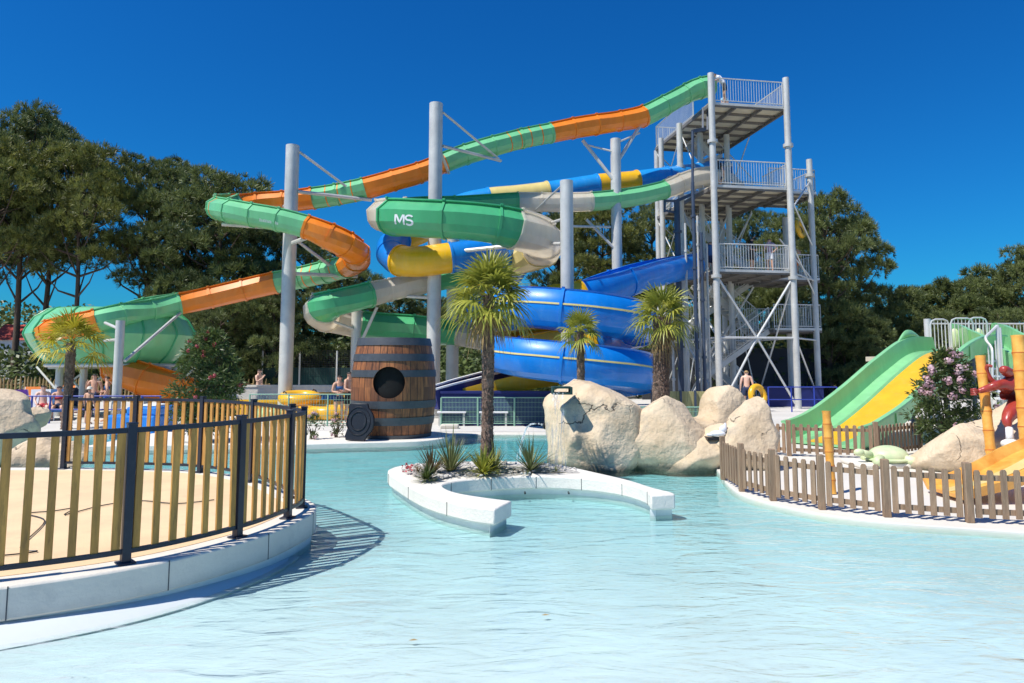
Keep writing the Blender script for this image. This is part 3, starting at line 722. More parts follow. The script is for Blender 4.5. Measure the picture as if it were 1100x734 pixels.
# run-out in front of the helix
R_ = [(640, 392, 24.6, 'Y', .85), (615, 396, 24), (585, 401, 23.6), (555, 406, 23.3), (528, 412, 23.1), (506, 418, 23), (490, 423, 23)]
OPEN = [(-.5, -.5), (.5, -.5), (.55, .12), (.47, .12), (.42, -.42), (-.42, -.42), (-.47, .12), (-.55, .12)]
rR, pR = make_slide('run_out_trough', 'low yellow run-out trough emerging under the blue spiral', R_, OPEN, .8, cols, bank=0)
ln = empty('run_out_lane', P(470, 424, 22.3), 'navy run-out lane with white rims beside the yellow trough', 'slide lane')
pl_ = Path([(P(462, 423, 22.6), 1.0), (P(490, 415, 23), 1.0), (P(520, 407, 23.6), 1.0), (P(560, 396, 24.5), 1.0)], 0)
m = MB(); pl_.sweep(0, len(pl_.p) - 1, OPEN, m); m.build('lane_trough', M['navywall'], ln)
for s_ in (-1, 1):
    m = MB(); pl_.sweep(0, len(pl_.p) - 1, [(s_ * .51 - .07, .125), (s_ * .51 + .07, .125), (s_ * .51 + .07, .18), (s_ * .51 - .07, .18)], m); m.build('rim', M['white'], ln)

# --- bowl
bcx, bcy, br = (124 - 550) / F * 27.2, 27.2, 2.93
bowl = empty('slide_bowl', (bcx, bcy, .1), 'large green bowl that ends the long green and orange slide', 'slide bowl')
prof = [(.5, 2.02), (2.45, 2.06), (2.85, 2.35), (3.15, 2.75), (3.35, 3.12), (3.3, 3.3), (3.0, 3.75), (2.55, 4.05), (2.35, 4.10), (2.30, 4.05), (2.55, 3.98), (2.95, 3.70), (3.24, 3.3), (3.28, 3.12), (3.08, 2.8), (2.78, 2.42), (2.4, 2.14), (.5, 2.1)]
prof = [(r * .875, z) for r, z in prof]
m = MB(); m.lathe(prof, (bcx, bcy, 0), 64, closed=True); m.build('bowl_shell', M['s_green'], bowl, smooth=20)
for k in range(14):
    a = 2 * math.pi * (k + .35) / 14; d = V((math.cos(a), math.sin(a), 0)); m = MB()
    m.tube([V((bcx, bcy, 0)) + d * (r + .02) + V((0, 0, z)) for r, z in prof[1:9]], .035, 6); m.build('seam_flange', M['s_dgreen'], bowl)
m = MB(); m.tube([V((bcx + 2.2 * math.cos(a), bcy + 2.2 * math.sin(a), 1.98)) for a in [2 * math.pi * i / 40 for i in range(40)]], .07, 8, closed=True)
for k in range(3):
    a = math.pi * k / 3 + .3; d = V((math.cos(a), math.sin(a), 0)) * 2.2; m.bar(V((bcx, bcy, 1.9)) - d, V((bcx, bcy, 1.9)) + d, .09, .12)
m.build('ring_beam', M['galv'], bowl)
for px in (64, 90, 160, 180):
    q = P(px, 400, 26.2 if px < 100 else 26.4); m = MB(); m.tube([(q.x, q.y, .1), (q.x, q.y, 1.95)], .13, 12); m.build('leg', M['galv'], bowl)
    for s_ in (-1, 1):
        m = MB(); m.tube([(q.x, q.y, 1.0), (q.x + s_ * 1.0, q.y + .2, 1.92)], .04, 6); m.build('brace', M['galv'], bowl)
EX = [(128, 396, 26.6, 'O', 1.15), (140, 402, 26), (155, 408, 25.9), (172, 414, 26.1), (190, 420, 26.6), (206, 426, 27.5)]
make_slide('bowl_exit_slide', 'orange exit slide descending beneath the green bowl', EX, PROFILE, 1.15, cols, bank=.8)

# --- masts
def mast(px0, py0, Y, r, label, base_py=None, group='steel masts carrying the slides', arms=()):
    t = P(px0, py0, Y); root = empty('steel_mast', (t.x, t.y, .1), label, 'mast', group)
    m = MB(); m.tube([(t.x, t.y, .1), (t.x, t.y, t.z)], r, 24, cap=False); m.tube([(t.x, t.y, t.z - .02), (t.x, t.y, t.z + .015)], r * .99, 24)
    m.build('pole', M['galv'], root, smooth=40)
    m = MB(); m.tube([(t.x, t.y, .1), (t.x, t.y, .15)], r * 1.9, 20)
    for k in range(8): m.tube([(t.x + r * 1.6 * math.cos(k * .785), t.y + r * 1.6 * math.sin(k * .785), .15), (t.x + r * 1.6 * math.cos(k * .785), t.y + r * 1.6 * math.sin(k * .785), .2)], .03, 6)
    m.build('base_plate', M['galv'], root)
    for a, b, rr in arms:
        m = MB(); m.tube([a, b], rr, 8); m.build('support_arm', M['galv'], root)
    return root
Y1 = 25.7
def mp_(px, py, Y): return P(px, py, Y)
mast(314.5, 157, Y1, .25, 'leftmost tall grey mast, rising through the loop of the orange slide', arms=[
    (mp_(320, 162, Y1), mp_(390, 214, 26.9), .05), (mp_(320, 206, Y1), mp_(399, 215, 26.9), .07), (mp_(314, 246, 25.5), mp_(238, 241, 24.6), .07), (mp_(312, 262, Y1), mp_(331, 255, 24.4), .08),
    (mp_(318, 258, Y1), mp_(372, 299, 27), .06), (mp_(312, 294, Y1), mp_(384, 297, 27), .07), (mp_(318, 216, Y1), mp_(300, 224, 27), .06)])
Y2 = 25.6
mast(468.5, 112, Y2, .255, 'tallest grey mast, standing behind the MS lettered trough', arms=[
    (mp_(476, 121, Y2), mp_(536, 171, 28), .045), (mp_(476, 157, Y2), mp_(538, 173, 28), .06), (mp_(474, 165, Y2), mp_(482, 186, 27.6), .06), (mp_(462, 256, Y2), mp_(428, 248, 24.2), .06), (mp_(474, 272, 25.4), mp_(562, 263, 24), .075),
    (mp_(462, 320, Y2), mp_(430, 318, 26.2), .06)])
mast(608.5, 195, 22.5, .215, 'grey mast with an empty top standing inside the blue spiral', arms=[(mp_(603, 200, 22.6), mp_(575, 226, 28.9), .035), (mp_(603, 236, 22.6), mp_(590, 240, 24.5), .05), (mp_(603, 262, 22.6), mp_(586, 262, 24.6), .06)])
mast(661, 150, 29.3, .22, 'grey mast whose forked arms hold the orange part of the top slide', arms=[
    (mp_(661, 196, 29.2), mp_(626, 151, 29.4), .075), (mp_(664, 173, 29.2), mp_(687, 136, 30.1), .075), (mp_(659, 163, 29.2), mp_(627, 155, 29.4), .04), (mp_(664, 153, 29.2), mp_(687, 143, 30.1), .04), (mp_(656, 244, 29.2), mp_(610, 243, 29), .05), (mp_(661, 268, 29.2), mp_(630, 236, 29.2), .06)])
mast(487, 246, 27.8, .25, 'shaded mast just right of the barrel, half hidden by the big palm', arms=[(mp_(492, 358, 27.6), mp_(520, 356, 27.4), .06)])
mast(383, 330, 26.2, .18, 'short shaded mast just left of the barrel', arms=[(mp_(381, 354, 26.1), mp_(357, 345, 25.4), .05), (mp_(386, 372, 26), mp_(405, 330, 25.9), .06)])
mast(129.5, 345, 23.2, .14, 'short mast in front of the green bowl', arms=[(mp_(127, 353, 23.2), mp_(113, 347, 24), .05), (mp_(134, 388, 23.2), mp_(194, 336, 26.4), .055), (mp_(127, 365, 23.2), mp_(112, 366, 24.4), .05)])

# ================================================================== TOWER
tA = P(773.5, 438, 30); tB = P(857.5, 436, 30.6)
U_ = V((tB.x - tA.x, tB.y - tA.y, 0)); TW = U_.length; U_.normalize(); W_ = V((-U_.y, U_.x, 0)); TD = 6.6
def T(u, v, z): return V((tA.x, tA.y, 0)) + U_ * u + W_ * v + V((0, 0, z))
Z1 = P(800, 112, 30.3).z; Z2 = P(800, 200, 30.3).z; Z3 = P(800, 290, 30.3).z
tower = empty('slide_tower', T(0, 0, .1), 'tall grey steel slide tower with three railed decks and stairs', 'tower')
def col(u, v, z1, r=.14, flanges=(), z0=.1):
    m = MB(); m.tube([T(u, v, z0), T(u, v, z1)], r, 18)
    for z in flanges: m.tube([T(u, v, z - .07), T(u, v, z + .07)], r * 1.55, 18)
    m.build('column', M['galv'], tower, smooth=40)
zf = P(768, 152, 30).z
RU = TW + 2.5; LV = 2.3
col(0, 0, P(765, 79, 30).z, flanges=(zf, zf - 6)); col(TW, 0, P(840, 84, 30.6).z, flanges=(zf, zf - 6))
col(RU, LV, P(866, 163, 32).z, flanges=(P(867, 181, 32).z,)); col(0, TD, Z1 - .2, flanges=(zf,)); col(TW, TD, Z1 - .25, flanges=(zf,)); col(1.0, 3.4, Z1 - .25, flanges=(zf,)); col(2.4, 3.4, Z1 - .25, flanges=(zf,))
col(-.5, 2.4, Z1 - .2, r=.14, flanges=(zf - .5, )); col(-.55, 4.6, Z1 - .2, r=.13, flanges=(zf - 1.2,)); col(RU, 4.6, Z2 - .3, r=.14)
def deck(u0, u1, v0, v1, z, nu, nv):
    m = MB(); m.obox(T((u0 + u1) / 2, (v0 + v1) / 2, z - .03), U_ * ((u1 - u0) / 2), W_ * ((v1 - v0) / 2), V((0, 0, .03))); m.build('deck_panel', M['deckpan'], tower, smooth=0)
    m = MB()
    for i in range(nu + 1):
        u = lerp(u0, u1, i / nu); m.bar(T(u, v0, z - .14), T(u, v1, z - .14), .09, .155)
    for j in range(nv + 1):
        v = lerp(v0, v1, j / nv); m.bar(T(u0 + .05, v, z - .125), T(u1 - .05, v, z - .125), .07, .11)
    m.build('beam_grid', M['beam'], tower, smooth=0)
    m = MB(); m.bar(T(u0, v0 - .05, z - .05), T(u1, v0 - .05, z - .05), .06, .11); m.build('edge_beam', M['galv'], tower, smooth=0)
def railing(a, b, h=1.12, gap=.125, parent=None, name='railing', lift=.09, mtl='rail', r=.026):
    a = V(a); b = V(b); m = MB(); n = max(2, round((b - a).length / gap)); up = V((0, 0, 1))
    m.tube([a + up * h, b + up * h], r, 8); m.tube([a + up * lift, b + up * lift], r * .8, 6)
    for i in range(n + 1):
        q = a.lerp(b, i / n); e = i in (0, n); m.tube([q + up * (0 if e else lift), q + up * h], r if e else .0125, 6 if e else 4)
    return m.build(name, M[mtl], parent or tower)
def flight(a, b, w, steps, rails=True):
    a = V(a); b = V(b); d = b - a; dh = V((d.x, d.y, 0)).normalized(); s_ = V((dh.y, -dh.x, 0)); m = MB()
    for k in (-1, 1): m.bar(a + s_ * k * w / 2 - V((0, 0, .12)), b + s_ * k * w / 2 - V((0, 0, .12)), .05, .24)
    for i in range(steps):
        q = a.lerp(b, (i + .5) / steps); m.obox(q, s_ * (w / 2 - .03), dh * .13, V((0, 0, .02)))
    m.build('stair_flight', M['galv'], tower, smooth=0)
    if rails:
        for k in (-1, 1): railing(a + s_ * k * w / 2, b + s_ * k * w / 2, h=1.0, gap=.16, name='stair_railing')
deck(-.05, TW + .05, .1, TD, Z1, 3, 7); deck(-.05, TW + .05, .1, TD, Z2, 3, 7); deck(-.05, TW + .05, .1, 4.4, Z3, 3, 5)
LZ1, LZ2, LZ3 = (Z1 + Z2) / 2 - .9, (Z2 + Z3) / 2 - 1.05, (Z3 + .1) / 2 + .75
LZ = [P(860, 203, 32.6).z, P(866, 297, 32.6).z, P(868, 352, 32.6).z]
for z in LZ:
    deck(TW + .35, RU + .25, LV, 4.9, z, 2, 3)
    railing(T(TW + .35, LV, z), T(RU + .25, LV, z)); railing(T(RU + .25, LV, z), T(RU + .25, 4.9, z)); railing(T(TW + .35, 4.9, z), T(RU + .25, 4.9, z))
flight(T(TW + .3, 4.3, LZ[0]), T(.9, 4.3, Z1 - .25), 1.0, 14); flight(T(.9, 5.6, Z2), T(TW + .3, 5.0, LZ[0]), 1.0, 12) if LZ[0] > Z2 + .3 else None
flight(T(TW + .3, 3.2, LZ[1]), T(.7, 5.1, Z2 - .25), 1.0, 14); flight(T(.8, 5.3, Z3 - 2.2), T(TW + .3, 4.4, LZ[1]), 1.0, 14); flight(T(.6, 3.2, LZ[2] - 2.2), T(TW + .3, 3.2, LZ[2]), 1.0, 12); flight(T(TW + .3, 4.3, LZ[2]), T(1.0, 4.3, Z3 - .1), 1.0, 13)
flight(T(TW + .3, 4.6, .1), T(.4, 4.6, LZ[2] - .6), 1.0, 12)
for z, vb in ((Z1, TD), (Z2, TD), (Z3, 4.4)):
    gaps = .16
    railing(T(.18, .02, z), T(TW - .18, .02, z)); railing(T(TW, .2, z), T(TW, (vb if z == Z1 else LV), z)); railing(T(0, vb, z), T(TW, vb, z)); railing(T(0, 1.9 if z != Z3 else 1.6, z), T(0, vb, z))
# cross bracing
def brace(a, b, r=.05):
    m = MB(); m.tube([a, b], r, 8); m.build('brace', M['rail'], tower)
zm = P(810, 363, 30.3).z
for v in (0, 3.4):
    ms = [(T(0, v, zm), T(TW, v, zm)), (T(.05, v, Z3 - .35), T(TW / 2, v + .03, zm)), (T(TW - .05, v, Z3 - .35), T(TW / 2, v + .03, zm)), (T(TW / 2, v + .03, zm), T(.05, v, .2)), (T(TW / 2, v + .03, zm), T(TW - .05, v, .2))]
    for a, b in ms: brace(a, b)
for a, b in ((T(0, 0, Z3 - .4), T(0, 3.4, zm)), (T(0, 3.4, Z3 - .4), T(0, 0, zm)), (T(0, 0, zm), T(0, 3.4, .3)), (T(0, 0, .3), T(0, 3.4, zm)), (T(0, 0, zm), T(0, TD, zm)), (T(TW, 0, Z2 - .4), T(RU, LV, Z2 - 2.2)), (T(TW, 0, zm), T(TW, 3.4, zm)), (T(TW, 0, Z3 - .3), T(TW, 3.4, .4)),
             (T(TW, 0, Z3 - .1), T(RU, LV, Z3 - .1)), (T(TW, 0, Z3 + 1.2), T(RU, LV, Z3 - .8)), (T(TW, .1, Z2 - 1.1), T(RU, LV, Z2 + 1.0)), (T(RU, LV, LZ[1] - .2), T(TW, 1, LZ[1] + 1.6)), (T(RU, LV, zm), T(TW, 0, zm)), (T(RU, LV, .3), T(TW, 0, zm)), (T(1, 3.4, Z2 - .4), T(2.4, 3.4, Z3)), (T(2.4, 3.4, Z2 - .4), T(1, 3.4, Z3)), (T(TW, 3.4, Z2 - .4), T(2.4, 3.4, Z3 + 1.2))): brace(a, b, .04)
for za, zb in ((Z3 + .1, Z2 - .3), (Z2 + .1, Z1 - .3)):
    for a, b in ((T(0, 1.0, za), T(0, 3.4, zb)), (T(0, 3.4, za), T(0, TD, zb)), (T(0, TD, za), T(0, 3.4, zb)), (T(0, TD, za), T(TW, TD, zb)), (T(TW, TD, za), T(0, TD, zb)), (T(TW, 3.4, za), T(TW, TD, zb)), (T(TW, TD, za), T(TW, 3.4, zb))): brace(a, b, .028)
for v in (3.4, TD):
    for a, b in ((T(0, v, .2), T(1.0, 3.4, Z3 - .4)), (T(TW, v, .2), T(2.4, 3.4, Z3 - .4)), (T(0, v, zm), T(TW, v, zm))): brace(a, b, .03)
# cluster of thin dark and pale posts that hold the slide starts
pn = 0
for px, y0, y1, Y, r, mt, lb in ((727, 216, 420, 30.6, .13, 'galvdark', 'thick dark post under the white slide start'), (744, 196, 440, 29.8, .075, 'galvdark', 'dark post bracketed to the top slide start'), (753, 250, 430, 29.9, .07, 'galvdark', 'dark post next to the front left tower column'),
                        (736, 240, 430, 30.2, .05, 'galv', 'thin pale post between two dark posts under the slides'), (749, 232, 430, 30.1, .05, 'galv', 'thin pale post at the middle of the post cluster'), (759, 262, 430, 30.2, .05, 'galv', 'thin pale post nearest the tower'), (722, 330, 420, 30.8, .06, 'galv', 'short pale post below the dark blue trough')):
    a = P(px, y0, Y); root = empty('support_post', (a.x, a.y, .1), lb, 'post', 'posts clustered beside the tower')
    m = MB(); m.tube([(a.x, a.y, .1), a], r, 12); m.build('pole', M[mt], root)
    m = MB()
    for z in (a.z * .3, a.z * .62, a.z * .85): m.tube([(a.x, a.y, z - .05), (a.x, a.y, z + .05)], r * 1.5, 12)
    m.build('collar', M[mt], root)
    if pn == 0:
        m = MB(); m.bar(a, P(714, 216, 30.4), .1); m.bar(P(714, 228, 30.4), P(714, 214, 30.4), .09); m.bar(P(714, 226, 30.4), P(727, 229, 30.6), .08); m.bar(a, P(750, 206, 30.4), .12); m.build('bracket', M['galvdark'], root)
    if pn == 1:
        b = P(744, 141, 29.9); m = MB(); m.tube([a, b], .06, 8); m.bar(b, P(757, 139, 30.3), .14); m.bar(P(755, 140, 30.3), P(755, 116, 30.7), .08); m.bar(P(760, 140, 30.3), P(760, 112, 30.9), .08); m.build('bracket', M['galvdark'], root)
    pn += 1

# ================================================================== WIDE GREEN SLIDE AND ITS PLATFORM
wc = [V((14.6, 21.7, 2.40)), V((13.6, 20.9, 2.40)), V((12.6, 20.1, 2.38)), V((11.75, 19.45, 2.2)), V((10.7, 18.75, 1.70)), V((9.5, 17.9, 1.07)), V((8.5, 17.2, .60)), V((7.7, 16.7, .30)), V((7.15, 16.35, .2))]
wide = empty('wide_slide', (wc[-1].x, wc[-1].y, .1), 'wide light green slide with a yellow middle lane running down to the picket fence', 'water slide')
wp = Path([(p, 1.0) for p in wc], 0)
WPR = [(-.90, -.06), (.90, -.06), (.98, .40), (1.04, .40), (1.04, .45), (.92, .45), (.85, .02), (.50, .0), (.45, .06), (.40, .0), (-.40, .0), (-.45, .06), (-.50, .0), (-.85, .02), (-.92, .45), (-1.04, .45), (-1.04, .40), (-.98, .40)]
i0, i1 = 8, len(wp.p) - 1
m = MB(); wp.sweep(i0, i1, WPR, m); m.build('slide_chute', M['lgreen'], wide, smooth=30)
m = MB(); wp.sweep(i0 - 6, i1, [(-.40, .004), (.40, .004), (.40, .012), (-.40, .012)], m); m.build('yellow_lane', M['s_yellow'], wide, smooth=30)
for i in (24, 40, 48):
    for s_ in (-1, 1):
        m = MB(); 
        wp.sweep(i, i + 1, [(s_ * .93, 0), (s_ * .95, 0), (s_ * 1.0, .38), (s_ * .98, .38)], m); m.build('joint_flange', M['lgreen'], wide, smooth=30)
m = MB(); k = 16; fl_ = [wp.at(k - 3, s_ * 1.0, b) for s_, b in ((-1, .0), (-1, .78))] 
for s_ in (1,):
    m = MB(); a = [wp.at(i, s_ * .97, lerp(.40, .68, math.cos((i - 18) / 6 * math.pi / 2) ** 1.5 if abs(i - 18) < 6 else 0)) for i in range(12, 25)]; b = [wp.at(i, s_ * .97, .40) for i in range(12, 25)]
    m.add(a + b, [(i, i + 1, 13 + i + 1, 13 + i) for i in range(12)]); o = m.build('side_fin', M['lgreen'], wide, smooth=60)
    md = o.modifiers.new('thick', 'SOLIDIFY'); md.thickness = .05
for i, s_ in ((22, .8), (22, -.8), (32, .8), (32, -.8)):
    q = wp.at(i, s_, -.07); m = MB(); m.tube([(q.x, q.y, .1), q], .06, 10); m.build('leg', M['galvdark'], wide)
plat = empty('slide_platform', (16, 22, .1), 'steel platform with pale railings and looped gates at the top of the wide green slide', 'platform')
q0 = P(994, 400, 21.0); q1 = P(1190, 400, 21.6); pz = 2.28
m = MB(); m.box(q0.x, q1.x + 2, 20.75, 24.5, pz - .16, pz); m.build('deck_panel', M['deckpan'], plat, smooth=0)
for x in (q0.x + .1, 14.6, 17, 19.4):
    for y in (21.1, 24.2): m = MB(); m.tube([(x, y, .1), (x, y, pz - .162)], .08, 10); m.build('leg', M['galv'], plat)
def gate(x0, x1, y, z, mtl='rail'):
    m = MB(); h = 1.08; r = .17; pts = [(x0, y, z + .05), (x0, y, z + h - r), (x0 + r * .3, y, z + h - r * .3), (x0 + r, y, z + h), (x1 - r, y, z + h), (x1 - r * .3, y, z + h - r * .3), (x1, y, z + h - r), (x1, y, z + .05)]
    m.tube(pts, .028, 8); n = max(3, round((x1 - x0) / .12))
    for i in range(1, n): x = lerp(x0, x1, i / n); m.tube([(x, y, z + .12), (x, y, z + h - .02)], .013, 5)
    m.tube([(x0, y, z + .12), (x1, y, z + .12)], .02, 6); m.build('gate', M[mtl], plat)
yb = 24.4
railing((P(997, 360, yb).x, yb, pz), (q1.x + 4, yb, pz), h=1.15, parent=plat, gap=.12)
m = MB(); pq = P(997, 360, 23.2).x; m.tube([(pq, 23.2, pz), (pq, 23.2, pz + 1.24)], .11, 16); m.build('post', M['rail'], plat)
gx = lambda px, Y: P(px, 360, Y).x
gate(gx(1000, 22.2), gx(1020, 22.2), 22.2, pz + .08); gate(gx(1022, 22.0), gx(1046, 22.0), 22.0, pz + .1); gate(gx(1048, 22.0), gx(1068, 22.0), 22.3, pz + .14)
for px in (1026, 1052):
    a = P(px, 364, 22.6); m = MB(); m.ell((a.x, a.y, a.z), .17, .1, .34, 14, 9); m.build('guard_pad', M['turtle'], plat, smooth=180)
# curved handrail and steps
m = MB(); hr_ = [P(1071, 350, 19.0), P(1064, 357, 18.9), P(1059, 362, 18.8), P(1060, 367, 18.7), P(1064, 372, 18.6), P(1066, 380, 18.5), P(1066, 412, 18.4)]
m.tube([V(p) for p in catmull(hr_, 5)], .035, 8); a = P(1071, 349, 19.0); m.tube([(a.x, a.y, .1), a], .045, 10); b = P(1074, 352, 19.4); m.tube([(b.x, b.y, .1), b], .035, 8)
for px in (1061, 1069): a = P(px, 366, 18.8); m.tube([(a.x, a.y, .1), (a.x, a.y, a.z)], .02, 6)
m.build('handrail', M['rail'], plat)
for i in range(6):
    a = P(1075 + i * 1.5, 388 + i * 8, 19.6 - i * .25); m = MB(); m.box(a.x - .35, a.x + 1.3, a.y - .14, a.y + .14, a.z - .03, a.z + .02); m.build('step', M['white'], plat)
s2 = [(1046, 352, 23, 'G', 1.1), (1056, 354, 22, ), (1066, 359, 21), (1080, 366, 20.2), (1094, 376, 19.6), (1112, 388, 19)]
make_slide('small_side_slide', 'short green trough behind the curved handrail at the platform end', s2, OPEN, 1.1, {'G': ('lgreen', 'light green')}, bank=0)

# ================================================================== ROCKS
def rock(name, label, blobs, vox=.055, amp=.07, seed=0, group='artificial sandstone boulders', grow=1.16):
    m = MB()
    for px, py, Y, rx, ry, rz in blobs:
        c = P(px, py, Y); m.ell(c, rx * grow, ry * grow, rz * grow, 20, 14)
    o = m.build('tmp', None, smooth=0)
    rm = o.modifiers.new('r', 'REMESH'); rm.mode = 'VOXEL'; rm.voxel_size = vox
    sm = o.modifiers.new('s', 'SMOOTH'); sm.iterations = 26; sm.factor = .6
    me = baked(o); sv = V((seed * 3.1, seed * 1.7, seed))
    co = []
    for v in me.vertices:
        p = v.co; d = noise.noise(p * 1.15 + sv) * amp * 1.3 + (abs(noise.noise(p * 1.5 + sv * 2)) - .25) * amp * -2.4 + (abs(noise.noise(p * 3.4 + sv)) - .2) * amp * -.55 + noise.noise(p * 8 + sv) * amp * .12
        co.append(p + v.normal * d)
    rr = random.Random(seed * 7 + 1)
    for q in range(15):                        # chisel a few broad facets
        n = V((rr.gauss(0, 1), rr.gauss(-.25, 1), rr.gauss(.15, .7))).normalized(); pr = sorted(c.dot(n) for c in co); d = pr[int(len(pr) * rr.uniform(.87, .965))]
        for i, c in enumerate(co):
            o_ = c.dot(n) - d
            if o_ > 0: co[i] = c - n * o_ * .75
    co = [c + v.normal * (noise.noise(c * 5 + sv) * .016 + noise.noise(c * 13 + sv) * .006) for c, v in zip(co, me.vertices)]
    base = V((sum(c.x for c in co) / len(co), sum(c.y for c in co) / len(co), min(c.z for c in co)))
    for v, c in zip(me.vertices, co): v.co = c - base
    me.update(); me.shade_smooth(); me.name = name
    ob = link_mesh(name, me, M['rock']); ob.location = base
    return tag(ob, label, 'rock', group)
rock('boulder', 'largest sandstone boulder, with the waterfall spout on its left shoulder', [(632, 440, 14.0, .82, .8, .62), (615, 470, 13.7, .55, .6, .7), (668, 478, 13.8, .75, .7, .58), (650, 470, 13.7, .75, .75, .66), (622, 432, 14.1, .62, .7, .42), (640, 506, 13.7, 1.0, .7, .3), (604, 492, 13.6, .32, .5, .6), (676, 492, 13.8, .7, .7, .4)], seed=1, amp=.09)
rock('boulder', 'gabled middle boulder between the waterfall rock and the tall back boulder', [(712, 460, 13.7, .62, .7, .5), (720, 478, 13.4, .68, .6, .42), (684, 486, 13.6, .75, .6, .42), (740, 500, 13.5, .9, .6, .3), (704, 448, 13.9, .42, .55, .38)], seed=4, amp=.08)
rock('boulder', 'rounded boulder at the back, beside the man with the yellow ring', [(775, 443, 15.2, .44, .5, .5), (770, 462, 15.1, .4, .5, .45), (786, 436, 15.3, .38, .45, .36), (740, 470, 15.0, .9, .5, .45)], seed=7, amp=.06)
rock('boulder', 'pointed boulder behind the corner of the front picket fence', [(806, 470, 13.2, .44, .5, .46), (810, 450, 13.3, .3, .4, .36), (820, 440, 13.35, .16, .3, .25), (795, 488, 13.1, .5, .5, .36), (814, 492, 13.1, .36, .5, .36)], seed=9, amp=.055)
rock('boulder', 'low flat boulder at the waterline in front of the back boulder', [(752, 492, 13.2, .5, .45, .3), (775, 484, 13.4, .42, .45, .42), (730, 500, 13.2, .5, .4, .22)], seed=23, amp=.05)
rock('boulder', 'large pale boulder behind the turtle under the pink oleander', [(1022, 490, 12.9, .7, .6, .55), (1050, 500, 12.6, .8, .6, .5), (1008, 500, 12.8, .42, .5, .4), (1085, 490, 12.7, .75, .6, .6), (1110, 470, 12.8, .6, .6, .7)], seed=12, amp=.06)
rock('boulder', 'tall boulder with a dark shaded front at the left picture edge', [(6, 440, 13.4, .32, .5, .5), (10, 425, 13.5, .24, .35, .28), (-12, 470, 13.4, .6, .5, .6), (22, 468, 13.3, .22, .4, .35)], seed=15, amp=.06)
rock('boulder', 'small round boulder beside the tall one at the left edge', [(39, 448, 14.2, .22, .25, .2), (34, 455, 14.2, .2, .22, .16)], vox=.03, seed=17, amp=.03)
rock('boulder', 'low boulder seen between the slats behind the fence pad', [(46, 487, 11.6, .32, .3, .32), (80, 492, 11.5, .28, .28, .26), (24, 492, 11.6, .3, .3, .3)], vox=.04, seed=19, amp=.04)
# waterfall and pump jet
a = P(602, 419, 13.1)
sp = empty('waterfall_spout', a, 'dark stubby spout set in the shoulder of the waterfall boulder', 'spout')
m = MB(); m.box(a.x - .16, a.x + .2, a.y - .32, a.y + .3, a.z - .075, a.z - .045); m.box(a.x - .16, a.x - .13, a.y - .32, a.y + .3, a.z - .044, a.z + .06); m.box(a.x + .17, a.x + .2, a.y - .32, a.y + .3, a.z - .044, a.z + .06); m.box(a.x - .128, a.x + .168, a.y - .18, a.y + .3, a.z + .03, a.z + .06)
m.build('trough', M['greenscreen'], sp, smooth=0)
m = MB(); r = random.Random(3)
for k in range(4):
    f = (k - 1.5) / 1.5; x0 = a.x - .02 + f * .09
    pts = [V((x0, a.y - .3, a.z - .03)), V((x0 - .05 - r.uniform(0, .02), a.y - .40, a.z - .12)), V((x0 - .10 + f * .03, a.y - .48, a.z - .5)), V((x0 - .13 + f * .06, a.y - .52, a.z - .95)), V((x0 - .14 + f * .1, a.y - .54, .0))]
    m.tube([V(p) for p in catmull(pts, 4)], [lerp(.022, .05, i / 16) * r.uniform(.7, 1.2) for i in range(17)], 6)
tag(m.build('waterfall', M['spray'], smooth=180), 'thin waterfall dropping from the spout down the boulder', 'waterfall')
a = P(585, 457.5, 14.6); b = P(606, 457, 14.3)
tag((lambda m: (m.tube([a, b], .06, 12), m.tube([a, a + (b - a) * .06], .075, 12), m.build('water_pipe', M['black']))[2])(MB()), 'short black pipe poking out behind the waterfall boulder', 'pipe')
m = MB()
for k in range(7):
    f = (k - 3) / 3; e = P(556, 469, 14.6); pts = [a + V((.02, 0, f * .02)), a.lerp(e, .35) + V((0, f * .03, .12)), a.lerp(e, .7) + V((0, f * .07, .07)), V((e.x + f * .05, e.y + f * .1, .0))]
    m.tube([V(p) for p in catmull(pts, 5)], [lerp(.01, .022, i / 15) for i in range(16)], 6)
tag(m.build('water_jet', M['spray'], smooth=180), 'arc of water squirting left from the black pipe into the pool', 'water jet')
a = P(771, 466, 13.0)
m = MB(); m.ell(a + V((0, 0, 0)), .15, .1, .06, 14, 8); m.ell(a + V((.1, 0, .08)), .07, .06, .07, 12, 8); m.ell(a + V((-.13, 0, -.02)), .08, .05, .03, 12, 8); m.ell(a + V((.14, 0, .14)), .03, .03, .06, 8, 6)
o = m.build('bundle', M['shirtw']); tag(o, 'small white and grey bundle lying between the boulders', 'bundle')
m = MB(); m.box(a.x - .2, a.x + .16, a.y - .05, a.y + .25, a.z - .12, a.z - .062); tag(m.build('ledge_bracket', M['black'], bevel=.01), 'dark bracket under the white bundle between the boulders', 'bracket')

# ================================================================== BARREL
bx, by = (424 - 550) / F * 18.05, 18.05
barrel = empty('barrel', (bx, by, BZ), 'giant wooden barrel with six dark hoops and a round black entrance hole', 'barrel')
BH = 2.46
def br_(z):
    t = (z - BH * .47) / (BH * .53); return 1.07 - .165 * t * t
prof = [(br_(BH * i / 30), BH * i / 30) for i in range(31)] + [(br_(BH * i / 30) - .05, BH * i / 30) for i in range(30, -1, -1)]
m = MB(); m.lathe(prof, (0, 0, 0), 96, closed=True); o = m.build('tmp', None, smooth=0)
m = MB(); hz = 1.37; hxo = .05; m.tube([(hxo, -1.6, hz), (hxo, -.4, hz)], .385, 64); cut = m.build('tmpc', None, smooth=0)
bo = o.modifiers.new('b', 'BOOLEAN'); bo.object = cut; bo.operation = 'DIFFERENCE'; bo.solver = 'EXACT'
me = baked(o); cm = cut.data; bpy.data.objects.remove(cut); bpy.data.meshes.remove(cm)
